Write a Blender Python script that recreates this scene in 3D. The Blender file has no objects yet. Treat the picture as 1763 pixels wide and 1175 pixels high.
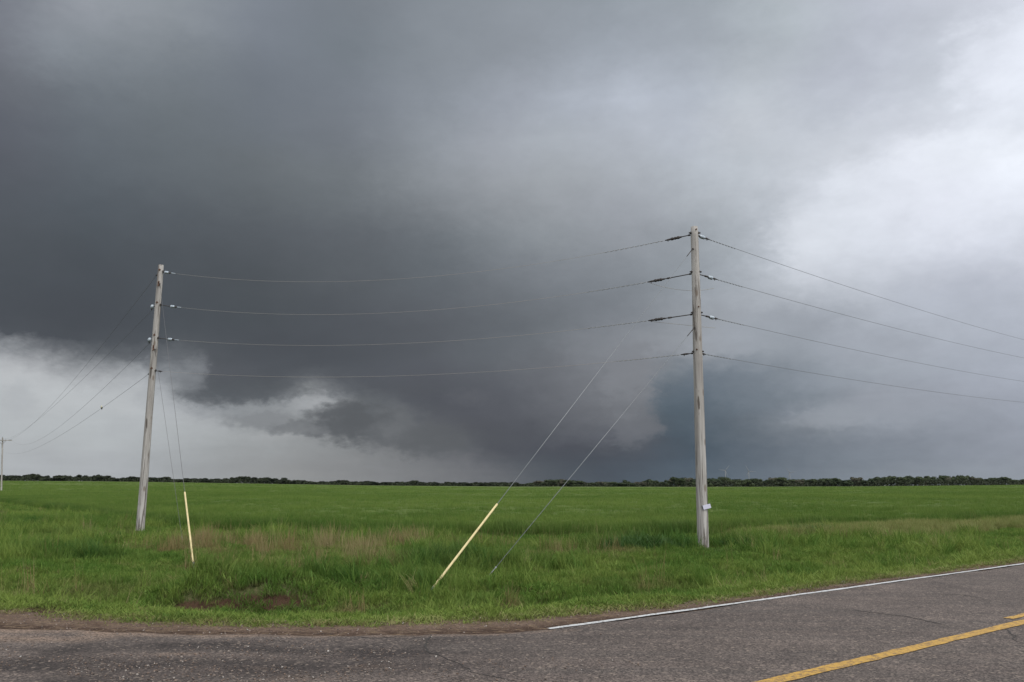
import bpy, math, random
import numpy as np
from mathutils import Vector, Matrix

random.seed(7)
rng = np.random.default_rng(11)
S = bpy.context.scene
COL = S.collection
R = math.radians

# ------------------------------------------------------------------ camera
PW, PH, F = 1763.0, 1175.0, 1423.0          # photograph size and focal length in its pixels
HOR = 835.5                                  # row of the level horizon
PITCH = math.atan((HOR - PH / 2) / F)
HC = 1.75                                    # eye height over the road
cam = bpy.data.cameras.new('camera')
cam.sensor_width = 36.0
cam.lens = 36.0 * F / PW
cam.clip_start, cam.clip_end = 0.1, 30000
camo = bpy.data.objects.new('camera', cam)
COL.objects.link(camo)
camo.location = (0, 0, HC)
camo.rotation_euler = (R(90) + PITCH, 0, 0)
S.camera = camo

CP, SP = math.cos(PITCH), math.sin(PITCH)


def ray(px, py):
    a, b = (px - PW / 2) / F, (PH / 2 - py) / F
    return Vector((a, CP - b * SP, SP + b * CP))


def at_z(px, py, z=0.0):                     # where a sight line meets the level z
    d = ray(px, py)
    t = (z - HC) / d.z
    return Vector((d.x * t, d.y * t, z))


def at_y(px, py, y):                         # where a sight line meets the distance y
    d = ray(px, py)
    t = y / d.y
    return Vector((d.x * t, y, HC + d.z * t))


def project(p):
    v = Vector(p) - Vector((0, 0, HC))
    dep = v.y * CP + v.z * SP
    return PW / 2 + F * v.x / dep, PH / 2 - F * (v.z * CP - v.y * SP) / dep


# ------------------------------------------------------------------ exposure, sun, sky
EXPO = 0.95
S.view_settings.view_transform = 'Standard'
S.view_settings.look = 'None'
S.view_settings.exposure = EXPO
S.view_settings.gamma = 1.0
S.view_settings.use_curve_mapping = False

SUN_EL, SUN_AZ = R(50), R(140)               # behind the camera, to its right
sl = bpy.data.lights.new('sun', 'SUN')
sl.energy, sl.angle, sl.color = 1.5, R(25), (1.0, 0.965, 0.91)
so = bpy.data.objects.new('sun', sl)
COL.objects.link(so)
sd = Vector((math.sin(SUN_AZ) * math.cos(SUN_EL), math.cos(SUN_AZ) * math.cos(SUN_EL), math.sin(SUN_EL)))
so.rotation_euler = sd.to_track_quat('Z', 'Y').to_euler()
so.location = sd * 60

# cloud brightness of the storm by direction: rows of (x, r, g, b)
SKY = {
 0: [(0,122,126,136),(60,135,140,148),(140,152,157,165),(220,148,154,161),(300,143,149,156),(450,126,133,143),(600,122,128,136),(750,134,141,149),(900,142,149,157),(1050,146,154,162),(1200,156,164,172),(1350,179,187,194),(1500,188,193,205),(1650,200,205,216),(1763,210,215,227)],
 60: [(0,120,124,133),(90,142,149,157),(200,142,149,157),(300,136,143,150),(450,124,131,141),(600,118,126,134),(750,134,141,149),(900,142,149,157),(1050,148,155,164),(1200,159,166,175),(1350,176,184,191),(1500,185,190,202),(1650,198,203,214),(1720,212,217,228),(1763,232,237,248)],
 130: [(0,107,111,119),(150,117,124,131),(300,117,124,131),(450,114,121,130),(600,120,127,135),(750,137,144,152),(900,146,152,161),(1000,166,174,185),(1080,184,192,204),(1140,178,186,197),(1200,172,180,190),(1300,182,189,197),(1450,182,187,199),(1600,197,203,213),(1680,215,220,230),(1763,230,235,245)],
 200: [(0,97,101,110),(150,104,111,119),(300,107,114,120),(450,111,118,127),(600,121,127,137),(750,141,148,157),(850,160,166,177),(950,175,182,193),(1080,185,191,203),(1180,186,192,205),(1270,201,206,214),(1400,189,195,205),(1500,195,200,211),(1600,208,213,223),(1690,212,217,227),(1763,218,223,233)],
 270: [(0,91,95,103),(150,97,104,111),(300,100,107,113),(450,106,112,117),(600,117,123,129),(700,136,142,148),(780,152,158,165),(850,160,165,172),(950,167,173,179),(1080,171,177,184),(1200,187,194,203),(1350,195,201,209),(1450,205,210,219),(1550,224,228,238),(1763,237,242,251)],
 340: [(0,85,90,97),(150,87,94,101),(300,92,98,104),(450,97,103,108),(600,107,113,118),(750,132,137,143),(850,147,152,158),(950,157,162,168),(1080,162,167,175),(1200,170,176,183),(1300,183,189,197),(1380,205,210,220),(1450,224,229,239),(1600,230,234,245),(1763,228,233,244)],
 410: [(0,81,86,92),(150,79,85,91),(300,82,88,93),(450,85,90,96),(600,94,99,105),(750,109,115,121),(850,128,134,140),(950,141,147,153),(1080,147,152,159),(1180,151,157,164),(1250,163,170,177),(1325,186,192,201),(1370,216,221,229),(1500,217,222,232),(1650,213,217,228),(1763,210,215,226)],
 480: [(0,77,82,88),(150,75,80,86),(300,77,82,87),(450,79,84,89),(600,89,94,99),(750,99,105,111),(850,111,116,122),(950,121,126,133),(1080,130,136,143),(1180,140,147,154),(1280,164,170,178),(1370,196,201,210),(1500,194,199,209),(1650,185,190,202),(1763,188,193,205)],
 550: [(0,75,79,85),(150,73,77,83),(300,75,80,86),(450,77,82,87),(600,83,87,93),(750,91,95,101),(850,99,104,110),(950,109,114,120),(1050,122,127,134),(1120,133,138,145),(1200,150,155,162),(1300,164,170,178),(1400,154,160,169),(1500,170,176,186),(1600,180,186,197),(1763,178,184,196)],
 580: [(0,82,86,92),(40,78,82,88),(150,75,79,85),(300,78,83,88),(450,78,82,88),(600,82,86,92),(750,91,95,101),(850,99,104,110),(950,110,115,121),(1050,128,132,139),(1130,140,145,151),(1200,150,155,162),(1300,155,162,170),(1400,152,158,167),(1500,168,174,184),(1763,175,181,193)],
 605: [(0,172,175,179),(50,140,143,147),(100,112,115,120),(150,96,100,105),(210,86,90,95),(260,84,88,94),(300,92,96,101),(350,82,86,91),(450,79,83,89),(600,81,85,91),(750,90,94,100),(850,98,103,109),(950,110,114,120),(1050,128,132,138),(1150,139,143,150),(1200,146,151,158),(1300,146,153,161),(1400,148,155,164),(1500,164,170,180),(1763,172,178,190)],
 640: [(0,186,189,192),(60,183,186,189),(120,158,161,165),(180,153,156,160),(235,176,180,184),(275,140,144,149),(315,128,132,137),(355,88,91,97),(450,82,86,92),(600,82,86,92),(750,88,91,98),(850,95,99,105),(950,108,111,117),(1050,122,125,132),(1120,129,132,138),(1150,118,125,132),(1200,112,121,131),(1300,124,133,143),(1400,144,151,160),(1500,155,162,171),(1763,166,172,184)],
 668: [(0,183,187,190),(100,186,190,193),(200,184,188,191),(265,172,176,180),(295,140,144,149),(320,108,112,117),(345,86,90,95),(400,83,87,92),(465,84,88,93),(500,100,104,108),(530,126,129,132),(560,120,123,127),(600,94,98,103),(650,84,87,93),(750,85,88,94),(850,90,93,100),(950,105,108,115),(1050,118,121,127),(1122,126,129,135),(1142,101,111,121),(1200,100,111,122),(1300,118,127,137),(1400,134,142,151),(1500,150,156,166),(1763,162,168,180)],
 684: [(0,181,185,188),(100,186,190,193),(220,184,188,191),(285,168,172,176),(320,128,132,137),(345,98,102,107),(400,92,96,101),(455,98,102,107),(490,140,144,148),(545,165,168,171),(580,156,159,163),(615,112,116,120),(655,90,94,99),(700,84,87,94),(750,83,86,93),(850,88,91,98),(950,104,107,113),(1050,116,119,125),(1118,123,126,132),(1142,93,105,116),(1200,94,106,117),(1300,114,123,133),(1400,128,136,145),(1500,149,154,163),(1763,160,166,178)],
 700: [(0,180,184,187),(100,186,190,193),(220,184,188,191),(300,170,174,178),(345,140,144,149),(400,136,140,144),(450,142,146,150),(500,158,162,165),(550,164,167,170),(580,140,143,147),(605,104,108,112),(640,100,104,108),(665,106,110,114),(690,96,99,104),(750,82,85,92),(850,87,90,97),(950,102,104,111),(1050,114,116,122),(1118,121,124,130),(1141,89,101,112),(1200,90,102,113),(1300,112,121,131),(1380,122,130,140),(1430,138,145,153),(1500,147,152,161),(1763,157,163,175)],
 722: [(0,178,182,185),(200,182,187,190),(300,175,179,182),(380,162,166,169),(430,138,142,145),(480,134,137,140),(530,122,125,128),(565,96,99,103),(620,88,91,95),(655,98,101,105),(672,118,121,124),(692,108,111,115),(730,92,95,100),(800,84,86,93),(900,86,89,96),(1000,100,102,109),(1080,110,113,119),(1122,108,111,117),(1142,83,95,105),(1200,86,98,109),(1300,110,118,127),(1390,136,142,150),(1430,142,148,156),(1500,141,147,155),(1600,143,150,160),(1763,152,158,170)],
 750: [(0,177,181,184),(200,179,184,187),(300,170,174,177),(400,162,166,168),(480,158,161,163),(540,146,149,151),(585,108,111,114),(640,100,103,107),(665,122,125,128),(690,118,121,124),(720,95,98,102),(765,94,97,101),(830,85,88,94),(900,82,85,92),(1000,92,95,102),(1080,98,101,109),(1125,94,98,106),(1150,80,91,102),(1200,82,94,105),(1300,103,112,122),(1400,122,129,138),(1500,130,137,146),(1600,136,143,153),(1763,148,154,165)],
 772: [(0,176,180,183),(200,176,181,184),(300,165,169,172),(400,155,159,161),(500,147,150,152),(590,139,142,144),(650,128,130,133),(700,112,115,118),(780,99,102,107),(850,83,86,93),(950,79,82,90),(1050,84,88,96),(1120,81,87,96),(1200,78,90,101),(1300,96,106,117),(1400,112,120,130),(1500,122,130,140),(1600,132,139,149),(1763,145,151,162)],
 795: [(0,174,178,181),(200,173,177,181),(300,162,166,169),(400,153,156,158),(500,146,148,150),(600,137,139,141),(700,126,128,131),(800,110,112,117),(850,94,97,103),(950,79,84,92),(1050,78,84,93),(1200,82,94,106),(1300,99,109,120),(1400,115,123,133),(1500,126,134,144),(1600,135,142,152),(1763,147,153,164)],
 818: [(0,171,175,179),(200,169,173,177),(300,160,164,167),(400,152,155,157),(500,146,148,149),(600,136,138,140),(700,124,126,129),(800,116,118,122),(870,104,107,112),(950,86,92,99),(1050,80,88,98),(1200,90,102,113),(1300,104,114,125),(1400,119,128,138),(1500,131,139,148),(1600,139,146,155),(1763,149,156,165)],
}


def lin(c):
    c = np.asarray(c, float) / 255.0
    return np.where(c <= 0.04045, c / 12.92, ((c + 0.055) / 1.055) ** 2.4)


SKY_Y = sorted(SKY)
# thin rain-grey air over the plain: density per metre, the light it sends back, and the box that holds it
AIR, AIR_COL, AIR_GLOW = 2.2e-5, (0.25, 0.29, 0.34), np.array((0.125, 0.142, 0.165))
BOX_X, BOX_Y0, BOX_Y1, BOX_Z0, BOX_Z1 = 5060.0, -3060.0, 5060.0, -1.6, 132.0


def sky_at(px, py):
    px = min(max(px, 0), PW)
    py = min(max(py, 0), SKY_Y[-1])
    k = max(i for i in range(len(SKY_Y)) if SKY_Y[i] <= py)
    k2 = min(k + 1, len(SKY_Y) - 1)
    f = 0 if k2 == k else (py - SKY_Y[k]) / (SKY_Y[k2] - SKY_Y[k])
    out = []
    for r in (SKY[SKY_Y[k]], SKY[SKY_Y[k2]]):
        a = np.array(r, float)
        out.append([np.interp(px, a[:, 0], a[:, c]) for c in (1, 2, 3)])
    return np.array(out[0]) * (1 - f) + np.array(out[1]) * f


AZ0, AZ1 = -46.0, 46.0
dense_az = np.linspace(AZ0, AZ1, 185)
els = [0.3, 1, 1.7, 2.5, 3.3, 4.1, 4.9, 5.7, 6.5, 7.3, 8.1, 9, 10, 11, 12.2, 13.5, 15, 17, 19, 21, 23.5, 26, 29, 33]
els = [-1.0] + els
sky_rows = []
for e in els:
    prof = []
    for a in dense_az:
        d = Vector((math.sin(R(a)) * math.cos(R(e)), math.cos(R(a)) * math.cos(R(e)), math.sin(R(e))))
        px, py = project(d * 1000 + Vector((0, 0, HC)))
        prof.append(sky_at(px, py))
    prof = lin(np.array(prof)) / (2 ** EXPO)
    run = min(BOX_Y1, (BOX_Z1 - HC) / max(math.tan(R(e)), 1e-4))
    T = math.exp(-AIR * run)                                  # what the air leaves of the sky behind it
    prof = np.maximum((prof - AIR_GLOW * (1 - T)) / T, prof * .25)
    ker = np.array([1, 2, 1.0]); ker /= ker.sum()
    pp = np.vstack([prof[:1], prof, prof[-1:]])
    prof = pp[:-2] * ker[0] + pp[1:-1] * ker[1] + pp[2:] * ker[2]
    idx = [0, len(dense_az) - 1]
    while len(idx) < 30:                                      # pick the stops that matter most
        fit = np.stack([np.interp(dense_az, dense_az[idx], prof[idx, c]) for c in range(3)], 1)
        err = np.abs(fit - prof).sum(1) / (prof.sum(1) + 0.1)
        k = int(err.argmax())
        if err[k] < 0.004:
            break
        idx = sorted(set(idx + [k]))
    sky_rows.append([((dense_az[i] - AZ0) / (AZ1 - AZ0), prof[i]) for i in idx])

W = bpy.data.worlds.new('World')
S.world = W
W.use_nodes = True
nt = W.node_tree
nt.nodes.clear()


class NT:
    """short-hand for building a node tree"""
    def __init__(self, tree):
        self.t = tree

    def n(self, typ, ins=None, **props):
        nd = self.t.nodes.new(typ)
        for k, v in props.items():
            setattr(nd, k, v)
        for k, v in (ins or {}).items():
            if hasattr(v, 'is_linked') or hasattr(v, 'is_output'):
                self.t.links.new(v, nd.inputs[k])
            else:
                nd.inputs[k].default_value = v
        return nd

    def m(self, op, a, b=None, c=None, clamp=False):
        ins = {0: a}
        if b is not None: ins[1] = b
        if c is not None: ins[2] = c
        return self.n('ShaderNodeMath', ins, operation=op, use_clamp=clamp).outputs[0]

    def vm(self, op, a, b=None, out=0):
        ins = {0: a}
        if b is not None: ins[1] = b
        return self.n('ShaderNodeVectorMath', ins, operation=op).outputs[out]

    def rng(self, v, a, b, c=0.0, d=1.0, smooth=False):
        nd = self.n('ShaderNodeMapRange', {'Value': v, 'From Min': a, 'From Max': b, 'To Min': c, 'To Max': d},
                    interpolation_type='SMOOTHSTEP' if smooth else 'LINEAR')
        return nd.outputs[0]

    def mix(self, f, a, b, mode='MIX'):
        nd = self.n('ShaderNodeMix', data_type='RGBA', blend_type=mode)
        for s, v in ((nd.inputs[0], f), (nd.inputs[6], a), (nd.inputs[7], b)):
            if hasattr(v, 'is_output'):
                self.t.links.new(v, s)
            else:
                s.default_value = v if not isinstance(v, tuple) or len(v) == 4 else (*v, 1)
        return nd.outputs[2]

    def noise(self, vec, scale, detail=4, rough=0.5, dist=0.0, out=0):
        ins = {'Scale': scale, 'Detail': detail, 'Roughness': rough, 'Distortion': dist}
        if vec is not None: ins['Vector'] = vec
        return self.n('ShaderNodeTexNoise', ins).outputs[out]

    def ramp(self, f, stops, interp='LINEAR'):
        nd = self.n('ShaderNodeValToRGB', {0: f})
        el = nd.color_ramp.elements
        nd.color_ramp.interpolation = interp
        while len(el) > 1: el.remove(el[-1])
        for i, (p, c) in enumerate(stops):
            e = el[0] if i == 0 else el.new(p)
            e.position = p
            e.color = (float(c[0]), float(c[1]), float(c[2]), 1)
        return nd.outputs[0]


w = NT(nt)
gen = w.n('ShaderNodeTexCoord').outputs['Generated']
dirv = w.vm('NORMALIZE', gen)
stretch = w.vm('MULTIPLY', dirv, (1.0, 1.0, 1.7))
sx = w.n('ShaderNodeSeparateXYZ', {0: dirv})
el_raw = w.m('MULTIPLY', w.m('ARCSINE', sx.outputs[2]), 180 / math.pi)
calm = w.rng(el_raw, 0.0, 6.0, 0.35, 1.0)                     # flatter, finer forms low down
big = w.noise(stretch, 7.0, 6, 0.52, 0.35, out=1)
fine = w.noise(stretch, 24.0, 6, 0.62, 0.3, out=1)
tiny = w.noise(stretch, 80.0, 5, 0.62, 0.2, out=1)
cut_ = w.n('ShaderNodeCombineXYZ', {0: calm, 1: calm, 2: calm}).outputs[0]
warp = w.vm('ADD', w.vm('MULTIPLY', w.vm('MULTIPLY', w.vm('SUBTRACT', big, (0.5, 0.5, 0.5)), (1.9, .7, 0)), cut_),
            w.vm('MULTIPLY', w.vm('SUBTRACT', fine, (0.5, 0.5, 0.5)), (2.5, 1.45, 0)))
warp = w.vm('ADD', warp, w.vm('MULTIPLY', w.vm('SUBTRACT', tiny, (0.5, 0.5, 0.5)), (1.5, 1.0, 0)))
sw = w.n('ShaderNodeSeparateXYZ', {0: warp})
az_raw = w.m('MULTIPLY', w.m('ARCTAN2', sx.outputs[0], sx.outputs[1]), 180 / math.pi)
az = w.m('ADD', sw.outputs[0], az_raw)
el = w.m('ADD', sw.outputs[1], el_raw)
u = w.rng(az, AZ0, AZ1)
res = None
for k, e in enumerate(els):
    c = w.ramp(u, sky_rows[k])
    res = c if res is None else w.mix(w.rng(el, els[k - 1], e), res, c)
# separate shreds of cloud under the deck: (x, y, half width, half height, colour, opacity, softness)
SHREDS = [(548, 690, 46, 12, (160, 163, 166), .45, .9), (445, 722, 55, 13, (126, 129, 133), .6, .8), (530, 738, 58, 12, (110, 113, 117), .7, .7),
          (612, 724, 64, 33, (89, 92, 96), .85, .6), (688, 742, 46, 28, (99, 102, 106), .6, .8), (738, 757, 58, 26, (93, 96, 100), .65, .7), (804, 688, 36, 12, (101, 103, 109), .4, 1.0), (355, 682, 40, 16, (90, 94, 99), .5, .8),
          (430, 676, 66, 18, (86, 90, 95), .6, .6), (335, 640, 16, 26, (140, 144, 149), .35, 1.0), (1085, 650, 46, 62, (127, 130, 136), .6, .45), (1088, 722, 42, 46, (113, 116, 122), .5, .5),
          (1040, 590, 70, 30, (131, 135, 142), .35, 1.1), (1520, 705, 110, 26, (152, 158, 168), .45, 1.0), (1430, 722, 50, 16, (148, 154, 162), .5, .9), (1365, 405, 46, 26, (219, 224, 233), .35, .9),
          (1470, 310, 60, 24, (228, 233, 243), .3, .9), (1650, 262, 95, 28, (236, 241, 250), .35, .9), (1600, 195, 90, 22, (204, 209, 219), .4, .9), (1450, 250, 80, 26, (201, 206, 215), .4, 1.0),
          (1725, 105, 70, 58, (232, 237, 248), .5, 1.0), (1345, 560, 75, 26, (152, 158, 167), .45, .9), (1255, 590, 50, 22, (160, 166, 175), .4, .9), (1500, 600, 80, 24, (160, 166, 176), .35, .9),
          (1650, 520, 90, 26, (180, 186, 198), .4, 1.0), (1300, 680, 60, 22, (116, 125, 135), .35, .9), (20, 690, 22, 20, (170, 174, 178), .5, 1.0), (225, 735, 30, 18, (174, 178, 182), .5, 1.0)]
frag = w.m('MULTIPLY', w.m('SUBTRACT', w.noise(stretch, 30.0, 6, .55, .2), .5), 1.9)
for (px, py, hw, hh_, c8, op, soft) in SHREDS:
    d = ray(px, py)
    a0 = math.degrees(math.atan2(d.x, d.y)); e0 = math.degrees(math.asin(d.z / d.length))
    du = w.m('MULTIPLY', w.m('SUBTRACT', az, a0), 1 / (hw / F * 57.3))
    dv_ = w.m('MULTIPLY', w.m('SUBTRACT', el, e0), 1 / (hh_ / F * 57.3))
    rr = w.m('ADD', w.m('SQRT', w.m('ADD', w.m('MULTIPLY', du, du), w.m('MULTIPLY', dv_, dv_))), frag)
    k_ = w.m('MULTIPLY', w.rng(rr, 1.0 + soft * .6, 1.0 - soft * .6, smooth=True), op)
    c_ = lin(c8) / (2 ** EXPO)
    run = min(BOX_Y1, (BOX_Z1 - HC) / max(math.tan(R(e0)), 1e-4)); T = math.exp(-AIR * run)
    c_ = np.maximum((c_ - AIR_GLOW * (1 - T)) / T, c_ * .25)
    res = w.mix(k_, res, tuple(float(q) for q in c_))
# soft billows over the whole deck, smaller towards the horizon
deck = w.n('ShaderNodeCombineXYZ', {0: w.m('DIVIDE', sx.outputs[0], w.m('ADD', sx.outputs[2], 0.12)),
                                    1: w.m('DIVIDE', sx.outputs[1], w.m('ADD', sx.outputs[2], 0.12)), 2: 0.3}).outputs[0]
bil = w.noise(deck, 1.3, 6, 0.55, 0.5)
bil2 = w.noise(stretch, 17.0, 7, 0.58, 0.15)
gain = w.m('MULTIPLY', w.rng(bil, 0.25, 0.75, 0.95, 1.05), w.m('MULTIPLY_ADD', w.m('SUBTRACT', bil2, .5), w.rng(az_raw, -4.0, 16.0, .15, .30), 1.0))
res = w.vm('SCALE', res); nt.nodes[-1].inputs['Scale'].default_value = 1.0
nt.links.new(gain, nt.nodes[-1].inputs['Scale'])
# the sky goes on behind the camera as a plain bright overcast
back = w.rng(w.m('ABSOLUTE', az_raw), 42.0, 115.0, smooth=True)
res = w.mix(back, res, (0.86, 0.88, 0.90))
over = w.rng(el_raw, 36.0, 75.0, smooth=True)
res = w.mix(over, res, (0.52, 0.54, 0.57))
sky = w.n('ShaderNodeTexSky', sky_type='NISHITA', sun_disc=False, sun_elevation=SUN_EL, sun_rotation=SUN_AZ)
STR = 0.1
cl = w.vm('SCALE', res); nt.nodes[-1].inputs['Scale'].default_value = 1.0 / STR
col = w.mix(0.997, sky.outputs[0], cl)
bg = w.n('ShaderNodeBackground', {'Color': col, 'Strength': STR})
wo = w.n('ShaderNodeOutputWorld', {'Surface': bg.outputs[0]})

S.cycles.use_denoising = True
S.cycles.use_adaptive_sampling = False
S.cycles.denoiser = 'OPENIMAGEDENOISE'
S.cycles.denoising_input_passes = 'RGB_ALBEDO_NORMAL'
S.cycles.denoising_prefilter = 'ACCURATE'
S.cycles.max_bounces = 6
S.cycles.diffuse_bounces = 3
S.cycles.transparent_max_bounces = 4
S.cycles.volume_bounces = 0

# ------------------------------------------------------------------ helpers
def mat(name, build, rough=0.8, spec=0.25):
    m = bpy.data.materials.new(name)
    m.use_nodes = True
    t = m.node_tree
    p = t.nodes['Principled BSDF']
    p.inputs['Roughness'].default_value = rough
    p.inputs['Specular IOR Level'].default_value = spec
    build(NT(t), p)
    return m


def link(t, a, b):
    t.t.links.new(a, b)


def flat(name, c, rough=0.7, metal=0.0, spec=0.3, var=0.0, scale=40):
    def b(t, p):
        p.inputs['Metallic'].default_value = metal
        if var:
            o = t.n('ShaderNodeTexCoord').outputs['Object']
            f = t.rng(t.noise(o, scale, 4, 0.6), 0.3, 0.7)
            link(t, t.mix(f, tuple(x * (1 - var) for x in c), tuple(min(1, x * (1 + var)) for x in c)), p.inputs['Base Color'])
        else:
            p.inputs['Base Color'].default_value = (*c, 1)
    return mat(name, b, rough, spec)


def new_obj(name, verts, faces, m=None, parent=None, smooth=True, label=None, cat=None, group=None, kind=None):
    me = bpy.data.meshes.new(name)
    if parent is not None:
        L = parent.matrix_basis.translation.copy()
        q = parent.parent
        while q is not None:
            L += q.matrix_basis.translation
            q = q.parent
        verts = [(v[0] - L.x, v[1] - L.y, v[2] - L.z) for v in verts]
    me.from_pydata([tuple(v) for v in verts], [], faces)
    if smooth:
        me.polygons.foreach_set('use_smooth', [True] * len(me.polygons))
    me.update()
    o = bpy.data.objects.new(name, me)
    COL.objects.link(o)
    if m: me.materials.append(m)
    if parent is not None: o.parent = parent
    tag(o, label, cat, group, kind)
    return o


def tag(o, label=None, cat=None, group=None, kind=None):
    for k, v in (('label', label), ('category', cat), ('group', group), ('kind', kind)):
        if v: o[k] = v
    return o


def empty(name, loc, label, cat, group=None):
    o = bpy.data.objects.new(name, None)
    COL.objects.link(o)
    o.location = loc
    return tag(o, label, cat, group)


class MB:
    """collects verts and faces"""
    def __init__(s):
        s.v, s.f = [], []

    def tube(s, pts, rad, sides=6, caps=True):
        pts = [Vector(p) for p in pts]
        n = len(pts)
        if not isinstance(rad, (list, tuple)): rad = [rad] * n
        b = len(s.v)
        up = Vector((0, 0, 1))
        prev = None
        for i, p in enumerate(pts):
            d = (pts[min(i + 1, n - 1)] - pts[max(i - 1, 0)]).normalized()
            if prev is None:
                a = d.cross(up if abs(d.z) < 0.9 else Vector((1, 0, 0))).normalized()
            else:
                a = (prev - d * prev.dot(d)).normalized()
            prev = a
            c = d.cross(a)
            for k in range(sides):
                t = 2 * math.pi * k / sides
                s.v.append(p + (a * math.cos(t) + c * math.sin(t)) * rad[i])
        for i in range(n - 1):
            for k in range(sides):
                k2 = (k + 1) % sides
                s.f.append((b + i * sides + k, b + i * sides + k2, b + (i + 1) * sides + k2, b + (i + 1) * sides + k))
        if caps:
            s.f.append(tuple(b + k for k in reversed(range(sides))))
            s.f.append(tuple(b + (n - 1) * sides + k for k in range(sides)))
        return s

    def box(s, c, size, rot=None):
        b = len(s.v)
        c = Vector(c)
        for x in (-.5, .5):
            for y in (-.5, .5):
                for z in (-.5, .5):
                    v = Vector((x * size[0], y * size[1], z * size[2]))
                    if rot is not None: v = rot @ v
                    s.v.append(c + v)
        for q in ((0, 1, 3, 2), (4, 6, 7, 5), (0, 4, 5, 1), (2, 3, 7, 6), (0, 2, 6, 4), (1, 5, 7, 3)):
            s.f.append(tuple(b + i for i in q))
        return s

    def build(s, name, m, parent=None, **k):
        return new_obj(name, s.v, s.f, m, parent, **k)


# value noise on the plane, in numpy, for the lie of the land
def vnoise(x, y, seed=0):
    x, y = np.asarray(x, float), np.asarray(y, float)
    xi, yi = np.floor(x).astype(np.int64), np.floor(y).astype(np.int64)
    fx, fy = x - xi, y - yi
    fx, fy = fx * fx * (3 - 2 * fx), fy * fy * (3 - 2 * fy)

    def h(a, b):
        n = (a * 374761393 + b * 668265263 + seed * 982451653) & 0x7fffffff
        n = ((n ^ (n >> 13)) * 1274126177) & 0x7fffffff
        return ((n ^ (n >> 16)) & 0xffff) / 65535.0
    return (h(xi, yi) * (1 - fx) + h(xi + 1, yi) * fx) * (1 - fy) + (h(xi, yi + 1) * (1 - fx) + h(xi + 1, yi + 1) * fx) * fy


def fbm(x, y, seed=0, oct=4):
    s, a, n = 0, 0.5, 0
    for i in range(oct):
        s = s + a * vnoise(np.asarray(x) * 2 ** i, np.asarray(y) * 2 ** i, seed + i * 17)
        n += a
        a *= 0.5
    return s / n


def sstep(a, b, x):
    t = np.clip((np.asarray(x, float) - a) / (b - a), 0, 1)
    return t * t * (3 - 2 * t)


# ------------------------------------------------------------------ lie of the land
def curve_px(pts, z):
    P = [at_z(x, y, z) for x, y in pts]
    a = np.array([(p.x, p.y) for p in P])
    # carry on in the same direction beyond the picture
    l, r = a[0] + ((a[0] - a[2]) / np.linalg.norm(a[0] - a[2]) * 60 if z == 0 else np.array((-60.0, 4.0))), a[-1] + (a[-1] - a[-2]) / np.linalg.norm(a[-1] - a[-2]) * 200
    a = np.vstack([l, a, r])
    return lambda x: np.interp(x, a[:, 0], a[:, 1])


GRASS_EDGE = curve_px([(0,1052),(80,1056),(150,1062),(300,1072),(450,1075),(600,1074),(750,1070),(880,1064),(1000,1055),(1163,1042),(1300,1023),(1500,997),(1763,965)], 0.0)
ASPHALT_EDGE = curve_px([(0,1077),(150,1082),(300,1087),(450,1089),(600,1090),(750,1088),(850,1085),(945,1079),(1163,1050.5),(1367,1020.5),(1763,968.5)], 0.0)
CROP_EDGE = curve_px([(0,868),(120,884),(230,902),(330,915),(600,927),(900,930),(1200,926),(1500,916),(1763,905)], -0.2)
FAR_UP_AZ = np.array([-1.2, -0.62, -0.45, -0.3, -0.17, 0.0, 0.2, 0.42, 0.62, 1.2])
FAR_UP = np.array([5.2, 4.7, 3.9, 2.5, 1.2, 0.35, 0.1, 0.45, 1.7, 2.6])
TREE_Y = 640.0


def bank(x):                                 # foot line of the cut bank, and where along it the bank stands
    return (BANK.y + (fbm(x * .8, x * 0 + 3, 55) - .5) * .7,
            sstep(BANK.x - .7, BANK.x - .2, x) * (1 - sstep(BANK.x + 1.4, BANK.x + 2.9, x)))


def bank_soil(x, y):
    b_y, win = bank(x)
    return win * 1.1 * np.exp(-((y - b_y - .09) / .13) ** 2) * (.35 + 1.2 * fbm(x * 2.3, y * 1.2, 57))


def land(x, y):
    x, y = np.asarray(x, float), np.asarray(y, float)
    s = y - GRASS_EDGE(x)
    prof = np.interp(s, [-3, -0.3, 0, 1.2, 2.6, 3.6, 4.4, 6, 9, 14, 40], [-0.09, -0.09, -0.03, -0.16, -0.42, -0.52, -0.40, -0.30, -0.27, -0.22, -0.2])
    shallow = sstep(2, 14, x) * 0.55                       # the ditch runs out towards the right
    prof = np.where(s > 0, prof * (1 - shallow) - 0.12 * shallow * sstep(0, 3, s), prof)
    near = sstep(-0.2, 1.0, s) * (1 - sstep(60, 120, y))
    prof = prof + near * ((fbm(x * 0.5, y * 0.5, 3) - 0.5) * 0.22 + (fbm(x * 1.7, y * 1.7, 5) - 0.5) * 0.20)
    # bank cut into bare soil and the hummock the stays are anchored in
    for (cx, cy, sxx, syy, hh) in BUMPS:
        prof = prof + hh * np.exp(-((x - cx) / sxx) ** 2 - ((y - cy) / syy) ** 2)
    b_y, win = bank(x)
    prof = prof + win * .20 * sstep(b_y - .05, b_y + .38, y) * (1 - sstep(b_y + .6, b_y + 3.0, y)) - win * .10 * np.exp(-((y - b_y + .3) / .5) ** 2)
    az = x / np.maximum(y, 1.0)
    up = np.interp(az, FAR_UP_AZ, FAR_UP)
    return prof + up * sstep(60, TREE_Y, y) * (y > 60) + (y > 2500) * 0.0


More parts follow.
